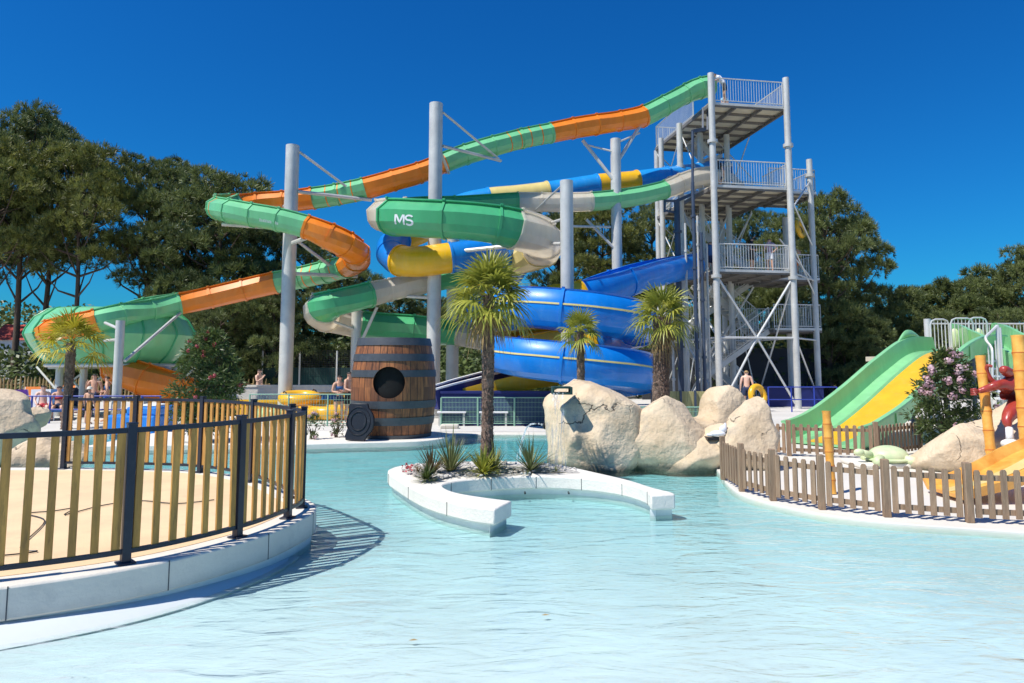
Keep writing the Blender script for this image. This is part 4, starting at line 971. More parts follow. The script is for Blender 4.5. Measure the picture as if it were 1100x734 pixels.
me.shade_smooth(); me.set_sharp_from_angle(angle=math.radians(35)); link_mesh('staves', me, M['barrel'], barrel)
m = MB(); m.lathe([(.01, .03), (.86, .03), (.86, .06), (.01, .06)], (bx, by, BZ), 48, True); m.lathe([(.01, BH - .1), (.86, BH - .1), (.86, BH - .06), (.01, BH - .06)], (bx, by, BZ), 48, True); m.build('barrel_head', M['iron'], barrel)
m = MB(); m.lathe([(.80, .065), (.97, 1.2), (.80, BH - .11)], (bx, by, BZ), 48); m.build('shade_lining', M['inner_shade'], barrel)  # added black shell: painted shade behind the entrance hole
for z0, z1 in ((0, .09), (.33, .52), (.74, .92), (1.50, 1.67), (1.89, 2.07), (2.28, 2.47)):
    k = 4; zs = [lerp(z0, z1, i / k) for i in range(k + 1)]
    m = MB(); m.lathe([(br_(z) + .02, z) for z in zs] + [(br_(z) + .003, z) for z in zs[::-1]], (0, 0, 0) if z0 == 1.50 else (bx, by, BZ), 96, True); 
    if z0 != 1.50: m.build('hoop', M['iron'], barrel, smooth=40); continue
    o = m.build('tmp', None, smooth=0); c_ = MB(); c_.tube([(hxo, -1.6, hz), (hxo, -.4, hz)], .385, 64); cut = c_.build('tmpc', None, smooth=0)
    bo = o.modifiers.new('b', 'BOOLEAN'); bo.object = cut; bo.operation = 'DIFFERENCE'; bo.solver = 'EXACT'; me = baked(o); cm = cut.data; bpy.data.objects.remove(cut); bpy.data.meshes.remove(cm); me.shade_smooth(); me.set_sharp_from_angle(angle=math.radians(40)); link_mesh('hoop', me, M['iron'], barrel)
# hatch leaning on the barrel
a = G(392, 471, BZ); lid = empty('barrel_hatch', (a.x, a.y, BZ), 'black round hatch with one straight side leaning against the barrel', 'hatch')
lid.location = (a.x, 16.72, BZ); lx, ly = a.x, 16.72
tilt = V((0, .18, 1)).normalized(); ax = V((.97, -.24, 0)).normalized(); nn = ax.cross(tilt).normalized()
def lp(u, v, d): return V((lx, ly, BZ)) + ax * u + tilt * v + nn * d
pl = [(-.33, .02), (-.36, .12), (-.30, .3), (-.36, .40), (-.30, .52), (-.30, .84), (-.26, .89), (.18, .89)] + [(-.03 + .40 * math.cos(t), .46 + .40 * math.sin(t)) for t in [math.radians(x) for x in range(52, -60, -8)]] + [(.14, .02)]
m = MB(); n_ = len(pl); m.add([lp(u, v, -.05) for u, v in pl] + [lp(u, v, .03) for u, v in pl], [(i, (i + 1) % n_, n_ + (i + 1) % n_, n_ + i) for i in range(n_)] + [tuple(range(n_))[::-1], tuple(n_ + i for i in range(n_))])
m.build('panel', M['black'], lid, smooth=30, bevel=.012)
for r_, d in ((.33, .035), (.22, .04)):
    m = MB(); m.tube([lp(-.02 + r_ * math.cos(t) * .9, .47 + r_ * math.sin(t), d) for t in [2 * math.pi * i / 36 for i in range(36)]], .014, 6, closed=True); m.build('raised_ring', M['black'], lid)

# ================================================================== PICKET FENCES
def picket(name, label, base, zb, hp, hk, panel=6, extra=()):
    root = empty(name, base[0], label, 'fence')
    for p in base:
        m = MB(); t = V((1, 0, 0)); m.obox((p.x, p.y, zb + hp / 2), V((.042, -.006, 0)), V((.006, .042, 0)), V((0, 0, hp / 2))); m.build('post', M['picket'], root, bevel=.008)
    for a, b in zip(base[:-1], base[1:]):
        a = V((a.x, a.y, 0)); b = V((b.x, b.y, 0)); d = (b - a); L = d.length; d /= L; nn = V((-d.y, d.x, 0)); m = MB()
        for z in (.13, hk - .1):
            m.obox((a + b) / 2 + V((0, 0, zb + z)) + nn * .018, d * (L / 2 - .075), nn * .014, V((0, 0, .033)))
        n = max(3, round(L / .148))
        for i in range(n):
            q = a + d * lerp(.1, L - .1, i / (n - 1)) - nn * .012; h0 = .06 + RND.uniform(-.005, .005); h1 = hk + RND.uniform(-.008, .008); wv = .034
            for s_ in (0,):
                vs = []
                for e in (-.011, .011):
                    for u, z in ((-wv, h0), (wv, h0), (wv, h1 - .025), (wv * .6, h1), (-wv * .6, h1), (-wv, h1 - .025)): vs.append(q + d * u + nn * e + V((0, 0, zb + z)))
                m.add(vs, [tuple(range(6))[::-1], tuple(range(6, 12))] + [(k, (k + 1) % 6, 6 + (k + 1) % 6, 6 + k) for k in range(6)])
        m.build('picket_panel', M['picket'], root, smooth=0, bevel=.002)
fb = [G(*p, RZ) for p in ((777, 515.5), (797, 528), (830.5, 538), (883, 547.5), (953, 555.5), (1042, 561.5), (1150, 566))]
picket('picket_fence', 'front weathered picket fence following the pool kerb', fb, RZ, .71, .63)
bb = [G(*p, RZ) for p in ((826, 488), (848, 490), (942, 493), (989, 486))]
picket('picket_fence', 'rear weathered picket fence in front of the wide green slide', bb, RZ, .74, .66)

# ================================================================== SPLASH PAD TOYS
def bamboo(base, top, r, label, n):
    root = empty('bamboo_pole', base, label, 'pole', 'orange bamboo poles'); m = MB()
    base = V(base); top = V(top); pts = []; rad = []
    for i in range(n):
        for f, k in ((0.03, 1.08), (.2, .97), (.8, .97), (.97, 1.08)): pts.append(base.lerp(top, (i + f) / n)); rad.append(r * k)
    m.tube(pts, rad, 16); m.build('cane', M['bamboo'], root, smooth=40)
    for i in range(1, n):
        m = MB(); q = base.lerp(top, i / n); d = (top - base).normalized() * r * .09; m.tube([q - d, q + d], r * 1.1, 16); m.build('node', M['node'], root, smooth=40)
q = G(894, 531, RZ); bamboo(q, P(887.5, 441, q.y + .1), .06, 'slim orange bamboo pole behind the front picket fence', 6)
q = P(1066, 496, 11.9); bamboo((q.x, q.y, .25), P(1053, 382, 12.2), .08, 'orange bamboo pole in front of the pale boulder, left of the red sculpture', 6)
q = P(1106, 520, 11.4); bamboo((q.x, q.y, .1), P(1093, 360, 11.6), .095, 'tall orange bamboo pole at the right picture edge', 8)
q = G(951, 489, .32)
m = MB(); m.prism([(q.x - .62, q.y - .3), (q.x + .72, q.y - .3), (q.x + .72, q.y + .5), (q.x - .62, q.y + .5)], RZ, .2); tag(m.build('turtle_plinth', M['cope'], bevel=.03), 'low white plinth under the pale green turtle', 'plinth')
tu = empty('turtle_sculpture', (q.x, q.y, .2), 'pale green turtle sculpture lying on a white plinth', 'sculpture')
m = MB(); m.ell((q.x + .05, q.y, .30), .36, .3, .2, 24, 14); m.ell((q.x + .05, q.y, .25), .42, .34, .06, 24, 10); m.build('shell', M['turtle'], tu, smooth=180)
m = MB(); m.tube([(q.x - .25, q.y - .04, .30), (q.x - .4, q.y - .06, .36), (q.x - .48, q.y - .08, .38)], [.075, .06, .06], 12); m.ell((q.x - .53, q.y - .09, .38), .1, .075, .07, 14, 10); m.build('head', M['turtle'], tu, smooth=180)
for dx, dy, rz_ in ((-.32, -.32, 1), (.36, -.28, -1), (-.26, .3, 1), (.4, .26, -1)):
    m = MB(); m.tube([(q.x + dx * .6, q.y + dy * .6, .27), (q.x + dx, q.y + dy, .24), (q.x + dx * 1.35 + .1 * rz_, q.y + dy * 1.2, .215)], [.09, .085, .04], 10); m.build('flipper', M['turtle'], tu, smooth=180)

def skinned(joints, edges, root, sub=1):
    names = list(joints); me = bpy.data.meshes.new('sk'); me.from_pydata([joints[n][0] for n in names], [(names.index(a), names.index(b)) for a, b in edges], []); me.update()
    o = bpy.data.objects.new('sk', me); C.objects.link(o); sk = o.modifiers.new('skin', 'SKIN'); sk.use_smooth_shade = True; sk.branch_smoothing = .6
    for i, n in enumerate(names):
        r = joints[n][1]; me.skin_vertices[0].data[i].radius = r if isinstance(r, tuple) else (r, r); me.skin_vertices[0].data[i].use_root = (n == root)
    s = o.modifiers.new('sub', 'SUBSURF'); s.levels = sub; s.render_levels = sub
    return baked(o)
# red animal sculpture gripping the bamboo
a = P(1092, 424, 12.0); rr = lambda px, py, Y=12.0: P(px, py, Y) - V((a.x, a.y, RZ))
sc = empty('animal_sculpture', (a.x, a.y, RZ), 'glossy red animal sculpture reaching for the orange bamboo, with a white shoe', 'sculpture')
J = {'pelvis': (rr(1096, 436), .25), 'chest': (rr(1090, 412), .21), 'neck': (rr(1099, 399), .13), 'head': (rr(1111, 392), .16), 'snout': (rr(1119, 396, 11.8), .085), 'sh': (rr(1079, 412, 11.9), .11), 'el': (rr(1067, 415, 11.85), .075), 'wr': (rr(1056, 419, 11.95), .055), 'hd': (rr(1050, 421, 11.95), .05),
     'kn': (rr(1085, 444, 11.8), .12), 'an': (rr(1081, 453, 11.72), .08), 'ft': (rr(1084, 460, 11.68), .06), 'sr': (rr(1085, 403, 11.95), .11), 'er': (rr(1079, 397, 11.85), .085), 'hr': (rr(1076, 398, 11.8), .065), 'kr': (rr(1112, 452, 11.9), .1), 'fr': (rr(1113, 470, 11.8), .07)}
me = skinned(J, [('pelvis', 'chest'), ('chest', 'neck'), ('neck', 'head'), ('head', 'snout'), ('chest', 'sh'), ('sh', 'el'), ('el', 'wr'), ('wr', 'hd'), ('pelvis', 'kn'), ('kn', 'an'), ('an', 'ft'), ('chest', 'sr'), ('sr', 'er'), ('er', 'hr'), ('pelvis', 'kr'), ('kr', 'fr')], 'pelvis', 2)
link_mesh('body', me, M['creature'], sc)
m = MB(); m.tube([V(p) for p in catmull([P(1084, 421, 12.15), P(1072, 414, 12.1), P(1064, 408, 12.1), P(1060, 399, 12.1), P(1061, 393, 12.05), P(1066, 394, 12.0)], 6)], [lerp(.07, .02, i / 30) for i in range(31)], 8); m.build('tail', M['creature'], sc, smooth=180)
m = MB(); s_ = P(1084, 460, 11.68); e = P(1085, 472, 11.6); m.tube([s_, e], [.055, .06], 12); m.build('sock', M['white'], sc, smooth=180)
m = MB(); m.ell(P(1086, 477, 11.5), .13, .17, .08, 16, 10); m.build('shoe', M['cope'], sc, smooth=180)
for k in range(4):
    m = MB(); b = P(1050, 421, 11.95); m.tube([b, b + V((-.05, -.02, .045 - .03 * k)), b + V((-.10, .03, .04 - .03 * k))], [.022, .02, .012], 7); m.build('finger', M['creature'], sc, smooth=180)
# small orange slide at the right edge
ms = [V((P(1160, 470, 10.6))), V((P(1120, 488, 10.4))), V(P(1090, 504, 10.2)), V(P(1058, 517, 10.1)), V(P(1030, 524.5, 10.1)), V(P(1014, 527.5, 10.1))]
root = empty('mini_slide', ms[-1], 'low orange and yellow toddler slide curving down behind the front picket fence', 'slide')
mp = Path([(p, 1.0) for p in ms], 0)
m = MB(); mp.sweep(0, len(mp.p) - 1, [(-.42, -.05), (.42, -.05), (.5, .10), (.44, .12), (.36, 0), (-.36, 0), (-.44, .12), (-.5, .10)], m); m.build('chute', M['bamboo'], root, smooth=40)
m = MB(); mp.sweep(0, len(mp.p) - 3, [(-.1, .004), (.1, .004), (.1, .012), (-.1, .012)], m); m.build('lane', M['s_cream'], root, smooth=40)

# ================================================================== PLANTS
def fan_leaf(m, p, d, L1, R, rnd, n=17, droop=.35, w=.03):
    """one palmate frond: stalk from p along d, then a fan of narrow blades"""
    up = V((0, 0, 1)); d = d.normalized(); s = d.cross(up)
    s = s.normalized() if s.length > .1 else V((1, 0, 0)); nrm = s.cross(d)
    q1 = p + d * L1 * .5 + V((0, 0, .02)); q = p + d * L1 - V((0, 0, L1 * .08)); m.tube([p, q1, q], [.014, .010, .008], 5, cap=False)
    roll = rnd.uniform(-.5, .5); s, nrm = s * math.cos(roll) + nrm * math.sin(roll), nrm * math.cos(roll) - s * math.sin(roll)
    for i in range(n):
        an = lerp(-1.95, 1.95, i / (n - 1)) + rnd.uniform(-.04, .04); e = d * math.cos(an) + s * math.sin(an) - nrm * (.12 * abs(math.sin(an)) + .05); r = R * (1 - .22 * (abs(an) / 1.95) ** 2) * rnd.uniform(.9, 1.06)
        side = e.cross(nrm).normalized(); k = len(m.v); drp = droop * rnd.uniform(.6, 1.5)
        for t, wd in ((.04, .35), (.4, 1), (.72, .75), (1, .06)):
            c = q + e * (r * t) - up * (drp * r * t ** 3); m.v += [c - side * (w * wd * .5), c + side * (w * wd * .5)]
        for j in range(3): m.f.append((k + j * 2, k + j * 2 + 1, k + j * 2 + 3, k + j * 2 + 2))

def fan_palm(label, x, y, z0, zt, rt, L1, R, nleaf, seed, mtl='palmleaf', dead=8, lean=(0, 0)):
    rnd = random.Random(seed); root = empty('fan_palm', (x, y, z0), label, 'palm')
    m = MB(); n = 26; seg = 22; Hh = zt - z0; top = V((x + lean[0], y + lean[1], zt)); bot = V((x, y, z0))
    for i in range(n * 3 + 1):
        f = i / (n * 3); c = bot.lerp(top, f); rb = rt * (1.0 + .12 * math.sin(f * 9 + seed) * .5 + (.25 * (1 - f) ** 6))
        for j in range(seg):
            a = 2 * math.pi * j / seg; pz = ((i % 3) - 1) * .06 * ((j + i // 3) % 2); m.v.append(c + V((math.cos(a), math.sin(a), 0)) * rb * (1 + rnd.uniform(-.09, .10) - pz))
    for i in range(n * 3):
        for j in range(seg): m.f.append((i * seg + j, i * seg + (j + 1) % seg, (i + 1) * seg + (j + 1) % seg, (i + 1) * seg + j))
    for k in range(int(420 * Hh * (rt / .1))):         # frayed fibres and old leaf bases
        f = rnd.random() ** .85; a = rnd.uniform(0, 6.283); d = V((math.cos(a), math.sin(a), 0)); c = bot.lerp(top, f) + d * rt * .93; l = rnd.uniform(.05, .15) * (rt / .1) ** .5; w_ = V((-d.y, d.x, 0)) * rnd.uniform(.006, .02)
        m.add([c - w_, c + w_, c + d * l * .42 + V((0, 0, l * rnd.uniform(-.7, 1)))], [(0, 1, 2)])
    m.build('trunk', M['palmtrunk'], root, smooth=60)
    m = MB()
    for k in range(nleaf):
        f = k / nleaf; el = lerp(-.42, 1.4, f ** .85) + rnd.uniform(-.12, .12); az = k * 2.39996 + rnd.uniform(-.2, .2)
        d = V((math.cos(az) * math.cos(el), math.sin(az) * math.cos(el), math.sin(el))); fan_leaf(m, top + V((0, 0, lerp(-.08, .12, f))), d, L1 * lerp(1.05, .75, f) * rnd.uniform(.85, 1.15), R * rnd.uniform(.85, 1.1), rnd, droop=lerp(.5, .08, f), w=R * .078)
    m.build('crown', M[mtl], root, smooth=180)
    if dead:
        m = MB()
        for k in range(dead):
            az = rnd.uniform(0, 6.283); el = rnd.uniform(-1.25, -.75); d = V((math.cos(az) * math.cos(el), math.sin(az) * math.cos(el), math.sin(el))); fan_leaf(m, top + V((0, 0, -.1)), d, L1 * .7, R * .7, rnd, droop=.9, w=R * .05)
        m.build('dead_frond', M['deadleaf'], root, smooth=180)
    return root
pb = P(523, 505, 11.35)
fan_palm('tall fan palm growing in the horseshoe island', pb.x, 11.35, IZ, P(523, 318, 11.35).z, .092, .40, .50, 40, 2, lean=(.02, 0))
q = P(707, 430, 15.9); fan_palm('thick trunked fan palm behind the boulders', q.x + .02, 15.9, .1, P(709, 341, 15.9).z, .18, .42, .52, 28, 5, dead=5, lean=(.1, 0))
q = P(624, 405, 16.8); fan_palm('small fan palm in front of the blue spiral', q.x, 16.8, .1, P(622, 357, 16.8).z, .085, .30, .42, 22, 8, dead=3)
q = P(72, 445, 21.0); fan_palm('yellowish fan palm in front of the green bowl', q.x, 21.0, .1, P(70, 369, 21).z, .12, .60, .62, 24, 13, mtl='palmyellow', dead=0)

def blades(label, x, y, z, n, L, spread, wd, mtl, seed, name='yucca', cat='plant', group='spiky plants on the horseshoe island'):
    rnd = random.Random(seed); m = MB()
    for k in range(n):
        az = rnd.uniform(0, 6.283); el = lerp(1.5, spread, (k / n) ** .7); d = V((math.cos(az) * math.cos(el), math.sin(az) * math.cos(el), math.sin(el))); s = V((-math.sin(az), math.cos(az), 0)); l = L * rnd.uniform(.7, 1.1); k0 = len(m.v); b = V((x, y, z)) + d * .01
        for t, ww in ((0, .8), (.35, 1), (.7, .7), (1, .05)):
            c = b + d * l * t - V((0, 0, l * .22 * t * t * math.cos(el))); m.v += [c - s * wd * ww * .5, c + s * wd * ww * .5]
        for j in range(3): m.f.append((k0 + j * 2, k0 + j * 2 + 1, k0 + j * 2 + 3, k0 + j * 2 + 2))
    return tag(m.build(name, M[mtl], smooth=180, loc=V((x, y, z))), label, cat, group)
def on_bed(px, py): q = G(px, py, IZ + .03); return q.x, q.y, IZ + .03
blades('tall slender yucca left of the palm trunk', *on_bed(484, 508), 80, .75, .5, .022, 'yucca', 1)
blades('stiff round yucca right of the palm trunk', *on_bed(570, 506), 95, .62, .15, .024, 'yucca', 2)
blades('bronze bladed plant at the left of the island bed', *on_bed(464, 509), 60, .5, .3, .024, 'bronzeplant', 3, name='flax_plant')
blades('leafy green tuft around the foot of the palm', *on_bed(519, 509), 120, .46, .2, .03, 'palmleaf', 4, name='tuft_plant')
blades('second green tuft right at the palm trunk', *on_bed(531, 506), 60, .5, .3, .026, 'yucca', 14, name='tuft_plant')
blades('low grassy clump at the front left of the bed', *on_bed(459, 515.5), 200, .26, .1, .013, 'leaf', 5, name='grass_clump')
blades('tiny sprout on the bare gravel right of the round yucca', *on_bed(597, 507), 26, .13, .1, .009, 'yucca', 6, name='sprout')
blades('dry brown sprout behind the bronze plant', *on_bed(449, 507), 30, .16, .1, .01, 'bronzeplant', 7, name='sprout')
q = on_bed(438, 508); m = MB(); r = random.Random(2)
for k in range(26):
    c = V(q) + V((r.uniform(-.07, .07), r.uniform(-.05, .05), r.uniform(.02, .12))); d = V((r.uniform(-1, 1), r.uniform(-1, 1), r.uniform(-.3, 1))).normalized() * .035; e = d.orthogonal().normalized() * .018; m.add([c - e, c + d - e * .4, c + d + e * .4, c + e], [(0, 1, 2, 3)])
tag(m.build('pink_flower', M['red']), 'small pink flower at the left tip of the island bed', 'flower')

def bush(name, label, x, y, z, rx, ry, h, nleaf, ll, seed, flowers=None, nfl=0, mtl='leaf', lean=0, cat='shrub', stems=9, fs=.075):
    rnd = random.Random(seed); root = empty(name, (x, y, z), label, cat); m = MB(); st = MB(); fl = MB(); tips = []
    for k in range(stems):
        az = rnd.uniform(0, 6.283); rr_ = rnd.random() ** .5; e = V((x + rx * rr_ * math.cos(az) * .85, y + ry * rr_ * math.sin(az) * .85, z + h * rnd.uniform(.6, .9) * (1 - .35 * rr_ * rr_)))
        md = V((x, y, z)).lerp(e, .5) + V((0, 0, h * .06)); st.tube([V((x + rnd.uniform(-.05, .05), y, z)), md, e], [.014, .011, .006], 5)
    st.build('stem', M['bark'], root)
    cl = []
    for k in range(max(10, int(nleaf / 42))):
        az = rnd.uniform(0, 6.283); f = rnd.random(); u = rnd.random() ** .45; hz_ = z + h * lerp(.10, .93, f); wf = (1 - (2 * f - .85) ** 2 * .62) * (1 + .22 * math.sin(az * 3 + seed)); cl.append((V((x + rx * wf * u * math.cos(az), y + ry * wf * u * math.sin(az), hz_)), u))
    for c, u in cl:
        for k in range(42):
            d = V((rnd.gauss(0, 1), rnd.gauss(0, 1), rnd.gauss(.5, .8))).normalized(); p = c + d * rnd.uniform(.02, .12) * (rx / .6) ** .5; s = d.cross(V((rnd.uniform(-1, 1), rnd.uniform(-1, 1), .3))).normalized(); l = ll * rnd.uniform(.7, 1.25); w_ = s * l * .13; t = p + d * l - V((0, 0, l * .15))
            m.add([p, p + (t - p) * .45 - w_, t, p + (t - p) * .45 + w_], [(0, 1, 2, 3)])
    m.build('foliage', M[mtl], root, smooth=0)
    if nfl:
        outer_ = sorted(cl, key=lambda q: -q[1] - .25 * rnd.random() - (q[0].z - z) / h * .5 + (q[0].y - y) / ry * .5)[:nfl]
        for c, u in outer_:
            o_ = (c - V((x, y, z + h * .4))).normalized(); c = c + o_ * .1
            for k in range(34):
                d = V((rnd.gauss(0, 1), rnd.gauss(0, 1), rnd.gauss(0, 1))).normalized(); p = c + d * fs * rnd.uniform(.3, 1); e = d.orthogonal().normalized(); g = d.cross(e); q_ = .024 * fs / .075; fl.add([p - e * q_, p - g * q_, p + e * q_, p + g * q_], [(0, 1, 2, 3)])
        o = fl.build('blossom', M[flowers], root, smooth=0); o['kind'] = 'stuff'
    return root
q = P(1019, 470, 14.6); bush('oleander', 'oleander with pale pink blossoms in front of the wide green slide', q.x, 14.6, .1, .70, .6, P(1019, 372, 14.6).z - .1, 6500, .12, 21, 'pink', 26, mtl='leaf', fs=.10)
q = P(209, 455, 15.9); bush('oleander', 'tall oleander with sparse red blossoms behind the slat fence', q.x, 16.6, BZ, .80, .7, P(209, 350, 16.6).z - BZ, 9500, .13, 22, 'red', 16, fs=.06)
q = G(362, 470, BZ); bush('oleander', 'young thin oleander with pink blossoms near the barrel hatch', q.x, q.y, BZ, .25, .2, .62, 240, .08, 23, 'pink', 8, stems=6, fs=.05)
q = G(336, 472, BZ); bush('oleander', 'young oleander with pink blossoms at the end of the slat fence', q.x, q.y, BZ, .2, .2, .62, 300, .08, 24, 'pink', 6, stems=6, fs=.05)

# --- pines: three crowns shared by all trees
def pine_meshes(seed, Ht, rx, nclump, umbrella):
    rnd = random.Random(seed); fo = MB(); tk = MB(); tuft = []
    n = 12; pts = [V((math.sin(i * .6 + seed) * .012 * Ht * i / n, math.cos(i * .5 + seed) * .01 * Ht * i / n, Ht * .93 * i / n)) for i in range(n + 1)]
    tk.tube(pts, [lerp(.017, .004, i / n) * Ht for i in range(n + 1)], 9)
    for k in range(nclump):
        f = (k + .5) / nclump; hz_ = lerp(umbrella, .96, f ** .85); prof_ = (math.sin(math.pi * min(1, max(.0, (hz_ - umbrella + .06) / (1.06 - umbrella)))) ** .6); az = k * 2.4 + rnd.uniform(-.5, .5); u = rnd.uniform(.25, 1.0) ** .7
        c = V((math.cos(az) * rx * prof_ * u, math.sin(az) * rx * prof_ * u, Ht * hz_ + rnd.uniform(-.3, .3)))
        base = pts[min(n, max(0, int((hz_ - .10) / .93 * n)))]
        tk.tube([base, base.lerp(c, .55) + V((0, 0, -.03 * Ht * u)), c], [.0055 * Ht, .0035 * Ht, .0015 * Ht], 5)
        cr = rnd.uniform(.7, 1.45) * rx / 4.0
        for t in range(int(34 * cr * cr) + 9):
            d = V((rnd.gauss(0, 1), rnd.gauss(0, 1), rnd.gauss(.35, .7))); d.normalize(); p = c + V((d.x * cr * 1.3, d.y * cr * 1.3, d.z * cr * .50)) * rnd.uniform(.5, 1.08)
            tuft.append((p, (d * .8 + V((0, 0, .7))).normalized()))
    for p, d in tuft:
        e = d.orthogonal().normalized(); g = d.cross(e); big = rnd.uniform(.8, 1.25)
        for b in range(20):
            a = b * 2.4 + rnd.uniform(-.4, .4); sp_ = 1.2 * ((b + .5) / 20) ** .6; w_ = (d * math.cos(sp_) + (e * math.cos(a) + g * math.sin(a)) * math.sin(sp_)); l = rnd.uniform(.30, .46) * big; s = w_.cross(V((rnd.uniform(-1, 1), rnd.uniform(-1, 1), rnd.uniform(-1, 1)))).normalized() * rnd.uniform(.022, .036)
            fo.add([p - s * .7, p + s * .7, p + w_ * l + s * .5, p + w_ * l - s * .5], [(0, 1, 2, 3)])
    return fo.mesh('pine_crown', smooth=0), tk.mesh('pine_trunk', smooth=60)
PM = [pine_meshes(1, 17, 4.5, 30, .44), pine_meshes(2, 15, 4.3, 24, .48), pine_meshes(3, 13, 4.0, 30, .26), pine_meshes(4, 9, 3.7, 30, .12)]
for i, (a, b) in enumerate(PM): a.materials.append(M['needle2' if i == 1 else 'needle']); b.materials.append(M['bark'])
PH = [17, 15, 13, 9]
def pine(px, pytop, Y, kind, label, group, wide=1.0, rz=None):
    t = P(px, pytop, Y); s = (t.z - .06) / (PH[kind] * 1.0); root = empty('pine_tree', (t.x, Y, .06), label, 'pine', group)
    root.rotation_euler = (0, 0, RND.uniform(0, 6.28) if rz is None else rz); root.scale = (s * wide * (.86 if kind < 2 else .95), s * wide * (.86 if kind < 2 else .95), s)
    for nm, me in (('crown', PM[kind][0]), ('trunk', PM[kind][1])): link_mesh(nm, me, None, root)
g1 = 'tall pines at the left'; g2 = 'pines behind the slides'; g3 = 'pines at the right'
for a in ((2, 148, 39, 1, 'tall pine cut by the left picture edge', g1, .85), (34, 112, 42, 0, 'tallest pine, its top highest on the left skyline', g1, .8), (62, 128, 45, 0, 'tall pine just right of the tallest one', g1, .8), (92, 152, 40, 1, 'olive pine with a bare trunk behind the yellowish palm', g1, .8),
          (165, 166, 43, 0, 'dark pine above the middle of the green bowl', g1, .95), (206, 172, 46, 0, 'dark pine above the right side of the green bowl', g1, .9), (238, 186, 41, 2, 'bushy pine directly behind the left bend of the orange slide', g1, .95),
          (-30, 160, 44, 0, 'tall pine mostly beyond the left edge', g1, .9), (272, 236, 44, 2, 'lower pine behind the returning green trough', g1, .9), (330, 248, 43, 2, 'pine behind the orange bend above the stake fence', g1, .95), (372, 288, 41, 3, 'low bushy pine left of the barrel mast', g1, .9), (296, 300, 38, 3, 'low bushy pine behind the leftmost mast', g1, .85), (240, 300, 37, 3, 'low bushy pine behind the tall oleander', g1, .9),
          (190, 300, 40, 3, 'low dark pine at the right end of the bowl', g1, .9),
          (600, 226, 46, 2, 'airy pine behind the empty mast', g2, .8), (645, 212, 44, 1, 'airy pine with bare limbs behind the forked mast', g2, .85), (700, 216, 47, 0, 'pine behind the dark posts left of the tower', g2, .8), (745, 238, 44, 2, 'pine seen through the tower legs', g2, .8), (800, 214, 48, 0, 'pine behind the middle of the tower', g2, .75), (560, 318, 50, 3, 'low pine far behind the helix', g2, .9), (430, 312, 58, 3, 'low pine in the gap above the barrel', g2, 1.1), (482, 318, 60, 3, 'low pine behind the shaded mast', g2, 1.1), (690, 300, 46, 3, 'low dark pine beside the tower foot', g2, .9), (770, 310, 42, 3, 'low dark pine within the tower legs', g2, .9), (832, 300, 44, 3, 'low dark pine behind the right tower leg', g2, .9),
          (884, 208, 38, 2, 'big sunlit pine standing right of the tower', g3, .78), (912, 235, 40, 2, 'pine leaning out beside the big sunlit one', g3, .7), (850, 230, 42, 2, 'pine partly hidden by the tower stairs', g3, .75), (955, 308, 42, 3, 'low pine in the dip of the right skyline', g3, .85), (990, 306, 46, 3, 'rounded pine left of the platform', g3, .9), (1030, 298, 44, 3, 'rounded pine above the platform gates', g3, .9),
          (1068, 286, 45, 3, 'rounded pine right of the platform gates', g3, .9), (1104, 262, 42, 2, 'taller pine cut by the right picture edge', g3, .75), (905, 330, 38, 3, 'low shaded pine under the big sunlit pine', g3, .9), (1010, 335, 40, 3, 'low shaded pine directly behind the platform', g3, .9), (1150, 290, 44, 3, 'pine mostly beyond the right edge', g3, 1.0), (930, 340, 37, 3, 'low shaded pine above the wide slide', g3, .9), (1070, 330, 39, 3, 'low shaded pine right behind the railing', g3, .9)): pine(*a)
# undergrowth and distant woods: masses nobody could count
def woods(name, x0, x1, y0, y1, hmin, hmax, n, mtl, seed, sz):
    rnd = random.Random(seed); m = MB()
    for k in range(n):
        x = rnd.uniform(x0, x1); y = rnd.uniform(y0, y1); hh = lerp(hmin, hmax, .5 + .5 * noise.noise(V((x * .13, y * .1, seed)))) * rnd.uniform(.75, 1.1); c = V((x, y, 0)); r = hh * .34
        for t in range(70):
            d = V((rnd.gauss(0, 1), rnd.gauss(0, 1), rnd.gauss(.1, 1))).normalized(); p = c + V((d.x * r, d.y * r, hh * .52 + d.z * hh * .46)); u = V((rnd.gauss(0, 1), rnd.gauss(0, 1), rnd.gauss(0, 1))).normalized() * sz * rnd.uniform(.5, 1.2); v_ = u.orthogonal().normalized() * sz * rnd.uniform(.3, .7)
            m.add([p - u, p - v_, p + u, p + v_], [(0, 1, 2, 3)])
    tag(m.build(name, M[mtl], smooth=0), kind='stuff')
woods('undergrowth', -34, 36, 39, 48, 2.2, 4.6, 760, 'leaf', 3, .19)
woods('distant_woods', -75, 90, 58, 80, 4, 7, 760, 'needle', 5, .4)
woods('distant_woods', -50, -20, 50, 57, 4.5, 7.5, 300, 'needle', 6, .2)

# ================================================================== FENCES, SCREENS AND SMALL BUILDINGS FAR BACK
def stakes(x0, x1, y, label):
    root = empty('stake_fence', (x0, y, .1), label, 'fence'); m = MB(); x = x0
    while x < x1:
        h = RND.uniform(1.15, 1.35); m.tube([(x, y + RND.uniform(-.02, .02), .1), (x + RND.uniform(-.04, .04), y, h * .95), (x, y, h + .1)], [.05, .045, .015], 6); x += RND.uniform(.17, .24)
    m.build('stake_row', M['stake'], root, smooth=60)
    for z in (.45, 1.0): m = MB(); m.tube([(x0, y + .06, z), (x1, y + .06, z)], .035, 6); m.build('rail', M['stake'], root)
stakes(-30, P(290, 400, 36.5).x, 36.5, 'chestnut stake fence below the dark trees at the back left')
x0 = P(282, 400, 37.5).x; x1 = P(402, 400, 37.5).x
root = empty('windscreen_fence', (x0, 37.5, .1), 'tall wire fence with a dark green screen along its lower half', 'fence')
